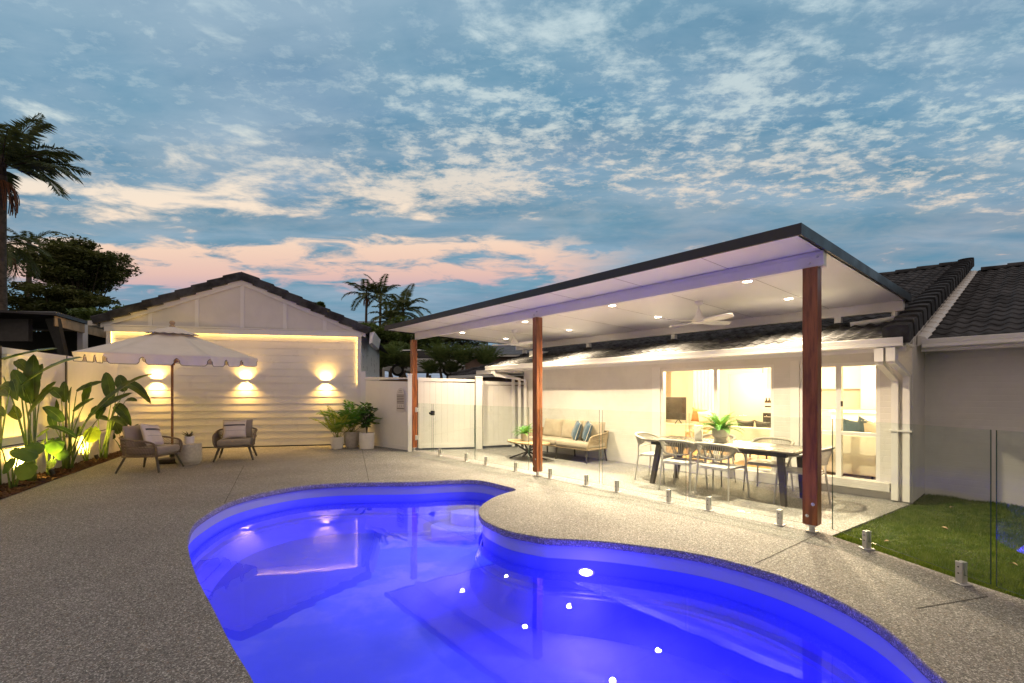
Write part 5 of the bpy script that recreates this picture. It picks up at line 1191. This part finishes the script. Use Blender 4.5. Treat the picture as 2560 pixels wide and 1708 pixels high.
# potted palms by the garage corner
def at_px(px, Z): return Vector(((px-1280)/F*Z, Z, 0))
rr = random.Random(5)
def potted(px, Z, r0, r1, h, lab, fl, pm):
    t = thing('potted_plant', lab, 'potted plant', at_px(px, Z), 0, 'potted plants at the garage corner'); m_ = pot_mb(r0, r1, h, 72 if fl else 32, fl); m_.build('pot', M[pm], t, smooth=25 if fl else 40)
    m_ = MB(); m_.lathe([(.001,h*.87),(r1*.9,h*.87),(r1*.9,h*.875),(.001,h*.88)], 20); m_.build('soil', M['soil'], t); return t
def areca(t, h, L, n, mt_, spread, lean=0):
    m_ = MB()
    for k in range(n):
        az = 2.4*k+rr.uniform(-.3,.3); el = rr.uniform(.75, 1.45); q = (rr.uniform(-.05,.05), rr.uniform(-.05,.05), h)
        frond(m_, q, az, el, L*rr.uniform(.7, 1.1), rr.uniform(.7, 1.6)*spread, 26, .20*L/.9, .011, .006, curl=.8, vee=.35, rr=rr, start=.30, taper=.6)
    m_.build('foliage', [M[mt_], M['stalk']], t)
t = potted(843, 12.05, .14, .165, .31, 'small yellow green palm in a ribbed white pot, leftmost of the three', .035, 'potw'); areca(t, .26, .92, 17, 'areca', 1.0)
t = potted(879, 12.32, .16, .205, .43, 'tallest green palm in a plain stone pot, between two white ribbed pots', 0, 'potg'); areca(t, .36, 1.18, 20, 'fern', 1.05)
t = potted(917, 12.05, .18, .195, .42, 'fiddle leaf fig with rounded dark leaves in a ribbed white pot', .035, 'potw')
m_ = MB(); sm_ = MB()
for k in range(4):
    az = k*1.6; tp_ = Vector((.16*math.cos(az), .16*math.sin(az), rr.uniform(.95, 1.25))); sm_.tube(bez(Vector((0,0,.36)), Vector((.03*math.cos(az), .03*math.sin(az), .8)), tp_, 6), .010, 5)
    for j in range(20):
        f = rr.uniform(.25, 1); q = Vector((0,0,.36)).lerp(tp_, f); a = rr.uniform(0, 2*PI); e = rr.uniform(-.4, .7); L = rr.uniform(.14, .22)
        d = Vector((math.cos(a)*math.cos(e), math.sin(a)*math.cos(e), math.sin(e))); s = d.cross(Vector((0,0,1))).normalized(); nn = s.cross(d); w = L*.33
        P = [q, q+d*L*.3+s*w*.55+nn*.01, q+d*L*.65+s*w+nn*.015, q+d*L*.95+s*w*.5, q+d*L, q+d*L*.95-s*w*.5, q+d*L*.65-s*w+nn*.015, q+d*L*.3-s*w*.55+nn*.01, q+d*L*.5-nn*.012]
        m_.add(P, [(i, (i+1) % 8, 8) for i in range(8)])
m_.build('foliage', M['fig'], t, smooth=True); sm_.build('stems', M['bark'], t)

# ------------------------------------------------------------------ palms and trees beyond
def palm(px, Z, h, L, n, lab, base=0, rt=.13, mt_='palm', el=(-.5, 1.35), nl=34, ll=None, fruit=False, group='palms beyond the fences', seed=1, w=.022, droop=(.9, 2.0), top=True, special=()):
    r_ = random.Random(seed); x = (px-1280)/F*Z; t = thing('palm_tree', lab, 'palm tree', (x, Z, base), 0, group)
    hh = h-base; m_ = MB(); N = 14
    m_.tube([(.10*math.sin(i*.5)*.3, 0, hh*i/N-(.1 if i == 0 else 0)) for i in range(N+1)], [rt*(1.15-.35*i/N)*(1+.03*(i % 2)) for i in range(N+1)], 10)
    if top: m_.tube([(0,0,hh-.1),(0,0,hh+.35*L*.5),(0,0,hh+.6*L*.5)], [rt*.8, rt*.72, rt*.3], 10)
    m_.build('trunk', M['bark'], t, smooth=True)
    m_ = MB(); z0 = hh+.22*L*(.5 if top else .2)
    for k in range(n):
        e = el[0]+(el[1]-el[0])*((k+.5)/n)**.8+r_.uniform(-.15, .15); az = 2.399*k+r_.uniform(-.25, .25)
        frond(m_, (.06*math.cos(az), .06*math.sin(az), z0+rt*.8*math.sin(e)), az, e, L*r_.uniform(.85, 1.1), r_.uniform(*droop), nl, ll or L*.24, w, .02*L/2.2, curl=.45, vee=.10, rr=r_, taper=.45)
    for az, e, Lq, dr in special: frond(m_, (0, 0, z0), az, e, Lq, dr, 44, ll or L*.24, w, .02*L/2.2, curl=.4, vee=-.15, rr=r_, taper=.45)
    m_.build('crown', [M[mt_], M['stalk'] if mt_ != 'palm' else M['bark']], t)
    if fruit:
        m_ = MB()
        for k in range(70):
            a = r_.uniform(0, 2*PI); q = Vector((.10*math.cos(a), .10*math.sin(a), hh-.15)); e = q+Vector((math.cos(a)*r_.uniform(.2, .55)*fruit, math.sin(a)*r_.uniform(.1,.5)*fruit, -r_.uniform(.6, 1.25)*fruit)); m_.tube(bez(q, q.lerp(e, .5)+Vector((math.cos(a)*.18, math.sin(a)*.18, .15)), e, 6), .016*fruit, 4)
        m_.build('fruit', M['fruit'], t)
    return t
palm(4, 14.0, 8.15, 2.15, 15, 'big dark palm with a hanging fruit cluster, cut by the left photo edge', fruit=.8, seed=3, nl=50, rt=.14, el=(.0, 1.25), w=.03, ll=.58, droop=(.8, 1.7), special=((.05, .30, 2.45, 1.3), (.25, .7, 1.8, 1.3), (.35, 1.22, 2.1, .35)))
palm(73, 30, 11.0, 1.9, 9, 'slim small crowned palm in front of the big dark rounded tree', seed=6, rt=.16, w=.03, el=(-.7, 1.2), droop=(.8, 1.6))
palm(8, 22, 8.5, 2.2, 14, 'ragged drooping palm low at the left photo edge behind the big palm', seed=8, rt=.13, w=.03, el=(-1.0, .5), fruit=.9)
palm(916, 46, 11.0, 2.6, 12, 'slim tall palm right of the garage roof, leftmost of the pair', base=2.2, seed=12, rt=.14, w=.045, fruit=.6)
palm(951, 46, 10.9, 2.5, 13, 'tall palm with upright fronds, rightmost of the pair beyond the garage', base=2.2, seed=14, rt=.15, w=.045, el=(-.2, 1.45))
palm(1008, 40, 8.3, 2.6, 20, 'bushy dark palm just above the left tip of the patio roof', base=2.2, seed=15, rt=.14, w=.05, el=(-.6, 1.4))
palm(975, 38, 7.2, 2.2, 18, 'bushy dark palm below the tall pair beyond the fence', base=2.2, seed=17, rt=.14, w=.05, el=(-.6, 1.4))
for i, (px, z1_, n, L) in enumerate(((925, 3.35, 22, .95), (949, 3.5, 22, 1.05), (978, 3.75, 26, 1.15), (1013, 3.3, 18, .8), (1102, 3.85, 26, 1.15), (1076, 3.0, 16, .75), (1128, 3.0, 16, .75), (1157, 3.75, 24, 1.1), (1215, 3.7, 24, 1.1))):
    lab = ['feathery garden palm on the street bank, first from the garage', 'feathery garden palm on the street bank, second from the garage', 'large feathery garden palm on the bank left of the far hardwood post', 'small feathery palm on the bank touching the far hardwood post', 'large feathery garden palm standing in front of the white car', 'small feathery palm at the left of the one before the car windows', 'small feathery palm at the right end of the white car', 'tall feathery garden palm before the neighbouring brick wall', 'feathery garden palm just above the recessed tiled roof'][i]
    palm(px, 21.9, max(2.3, z1_-.95*L), L*1.05, n+8, lab, base=2.05, rt=.06, mt_='palm2' if i % 3 else 'palm', el=(.75, 1.5), nl=22, ll=.30, w=.022, group='garden palms on the street bank', seed=40+i, droop=(.6, 1.3), top=False)
def crown_mb(c, rad, N, s, r_, lobes=16, squash=1.0):
    m_ = MB(); c = Vector(c); L = []
    for k in range(lobes):
        d = Vector((r_.gauss(0,1), r_.gauss(0,1), r_.gauss(0,.9))).normalized(); q = r_.uniform(.35, .86); L.append((Vector((d.x*rad[0]*q, d.y*rad[1]*q, d.z*rad[2]*q)), r_.uniform(.22, .42)))
    for k in range(N):
        o, lr = L[k % lobes]; d = Vector((r_.gauss(0,1), r_.gauss(0,1), r_.gauss(0,1))).normalized()*(r_.random()**.4)
        p = c+o+Vector((d.x*rad[0]*lr*1.15, d.y*rad[1]*lr*1.15, d.z*rad[2]*lr*.62))
        a = Vector((r_.gauss(0,1), r_.gauss(0,1), r_.gauss(0,.4))).normalized(); b = a.cross(Vector((r_.gauss(0,.5), r_.gauss(0,.5), 1))).normalized(); q = s*r_.uniform(.6, 1.3)
        m_.add([p-a*q, p-b*q*.45, p+a*q, p+b*q*.45], [(0,1,2,3)])
    return m_, [c+o for o, _ in L]
def tree(name, lab, px, Z, base, zc, rad, N, s, mt_='tree', seed=1, lobes=16, group=None, trunk=.2):
    r_ = random.Random(seed); x = (px-1280)/F*Z; t = thing(name, lab, 'tree' if name == 'tree' else 'shrub', (x, Z, base), 0, group)
    m_, tips = crown_mb((0, 0, zc-base), rad, N, s, r_, lobes); m_.build('crown', M[mt_], t)
    b = MB(); b.tube([(0,0,-.1), (.05,0,(zc-base)*.45), (0,0,(zc-base)*.8)], [trunk, trunk*.75, trunk*.4], 8)
    for tp_ in tips: b.tube(bez(Vector((0,0,(zc-base)*r_.uniform(.35,.7))), tp_*.5+Vector((0,0,(zc-base)*.35)), tp_, 5), [trunk*.3, trunk*.25, trunk*.2, trunk*.15, trunk*.1, trunk*.05], 5)
    b.build('trunk', M['bark'], t, smooth=True)
tree('tree', 'big dark rounded tree against the sky left of the garage', 205, 28, 0, 9.1, (2.7, 2.5, 2.0), 26000, .12, seed=21, lobes=70)
tree('tree', 'darker lower tree spreading behind the carport under the big rounded tree', 150, 27, 0, 6.5, (3.4, 2.6, 1.7), 17000, .13, seed=22, lobes=44)
tree('shrub', 'mid green bushy tree touching the left end of the garage roof', 285, 24, 0, 5.35, (2.0, 1.6, .95), 7000, .12, 'shrub', seed=23, lobes=18)
tree('tree', 'small dark treetop peeking over the right slope of the garage roof', 792, 40, 2.1, 9.0, (.9, .8, .7), 1800, .13, 'shrub', seed=24, lobes=8)
tree('tree', 'dark leafy tree behind the garage gutter beyond the white fence', 935, 30, 2.1, 5.0, (1.9, 1.6, 1.5), 6000, .14, 'shrub', seed=25, lobes=16, group='trees across the street')
tree('tree', 'dark leafy tree beyond the far hardwood post', 1025, 34, 2.1, 5.6, (2.4, 2.0, 1.6), 7000, .15, 'tree', seed=26, lobes=18, group='trees across the street')
tree('tree', 'wide dark tree above the neighbouring grey roof, under the patio ceiling', 1120, 42, 2.1, 6.6, (3.6, 2.4, 1.4), 7000, .16, 'tree', seed=27, lobes=18, group='trees across the street')
tree('shrub', 'full green hedge bush beyond the white fence, next to the garage gutter', 950, 26, 2.1, 4.3, (1.7, 1.2, 1.5), 6000, .12, 'shrub', seed=31, lobes=18, group='hedge bushes on the street bank', trunk=.1)
tree('shrub', 'full green hedge bush rising left of the far hardwood post', 1000, 27, 2.1, 4.6, (1.6, 1.2, 1.6), 6000, .12, 'shrub', seed=32, lobes=18, group='hedge bushes on the street bank', trunk=.1)
tree('shrub', 'green hedge bush between the white car and the neighbouring house', 1068, 27.5, 2.1, 4.5, (1.4, 1.2, 1.5), 5000, .12, 'shrub', seed=33, lobes=16, group='hedge bushes on the street bank', trunk=.1)
# neighbouring house, farther roof and the parked car
nh = thing('neighbour_house', 'low brown brick house with a grey roof beyond the white car', 'house', (-1.2, 34, 2.1))
m_ = MB(); m_.box(-3.4, 4, 0, 5, -.1, 2.05); m_.build('wall', M['nwall'], nh); m_ = MB(); m_.box(-3.7, 4.3, -.55, -.4, 2.0, 2.16); m_.build('gutter', M['white'], nh)
m_ = MB(); m_.add([(-3.75,-.6,2.15),(4.35,-.6,2.15),(4.35,2.5,3.15),(-1.2,2.5,3.15),(-3.75,5.6,2.15)], [(0,1,2,3),(0,3,4)]); m_.build('roof', M['tileback'], nh)
fh = thing('far_house', 'distant house with a grey roof between the garage and the tall palms', 'house', (-20.4, 62, 3))
m_ = MB(); m_.box(-1.4, 1.4, 0, 6, -.5, 7.9); m_.build('wall', M['pine'], fh); m_ = MB(); m_.add([(-1.7,-.6,7.8),(1.7,-.6,7.8),(1.5,3,8.6),(-1.5,3,8.6)], [(0,1,2,3)]); m_.build('roof', M['tileback'], fh)
car = thing('parked_car', 'white car parked on the street beyond the fence, half hidden by palms', 'car', (-4.6, 24.2, 2.3), .06)
m_ = MB(); side = [(-2.05,.30),(-1.75,.22),(1.75,.22),(2.05,.32),(2.08,.62),(1.95,.80),(1.15,.90),(.45,1.30),(-.2,1.38),(-1.1,1.36),(-1.75,1.05),(-2.05,.92)]
m_.vprism(side, -.82, .82); m_.build('body', M['carw'], car, bevel=.05)
m_ = MB(); m_.vprism([(1.02,.92),(.42,1.26),(-.2,1.33),(-1.05,1.31),(-1.55,1.02),(-1.5,.93)], -.827, -.8205); m_.build('side_window', M['carg'], car)
for x in (-1.3, 1.3):
    m_ = MB(); m_.tube([(x,-.86,.32),(x,-.66,.32)], .32, 20); wh = m_.build('wheel', M['rubber'], car); m_ = MB(); m_.tube([(x,-.868,.32),(x,-.861,.32)], .2, 16); m_.build('rim', M['steel'], wh)
m_ = MB(); m_.rbox(1.85, 2.07, -.80, -.55, .58, .70, .03); m_.build('headlight', M['glass'], car)
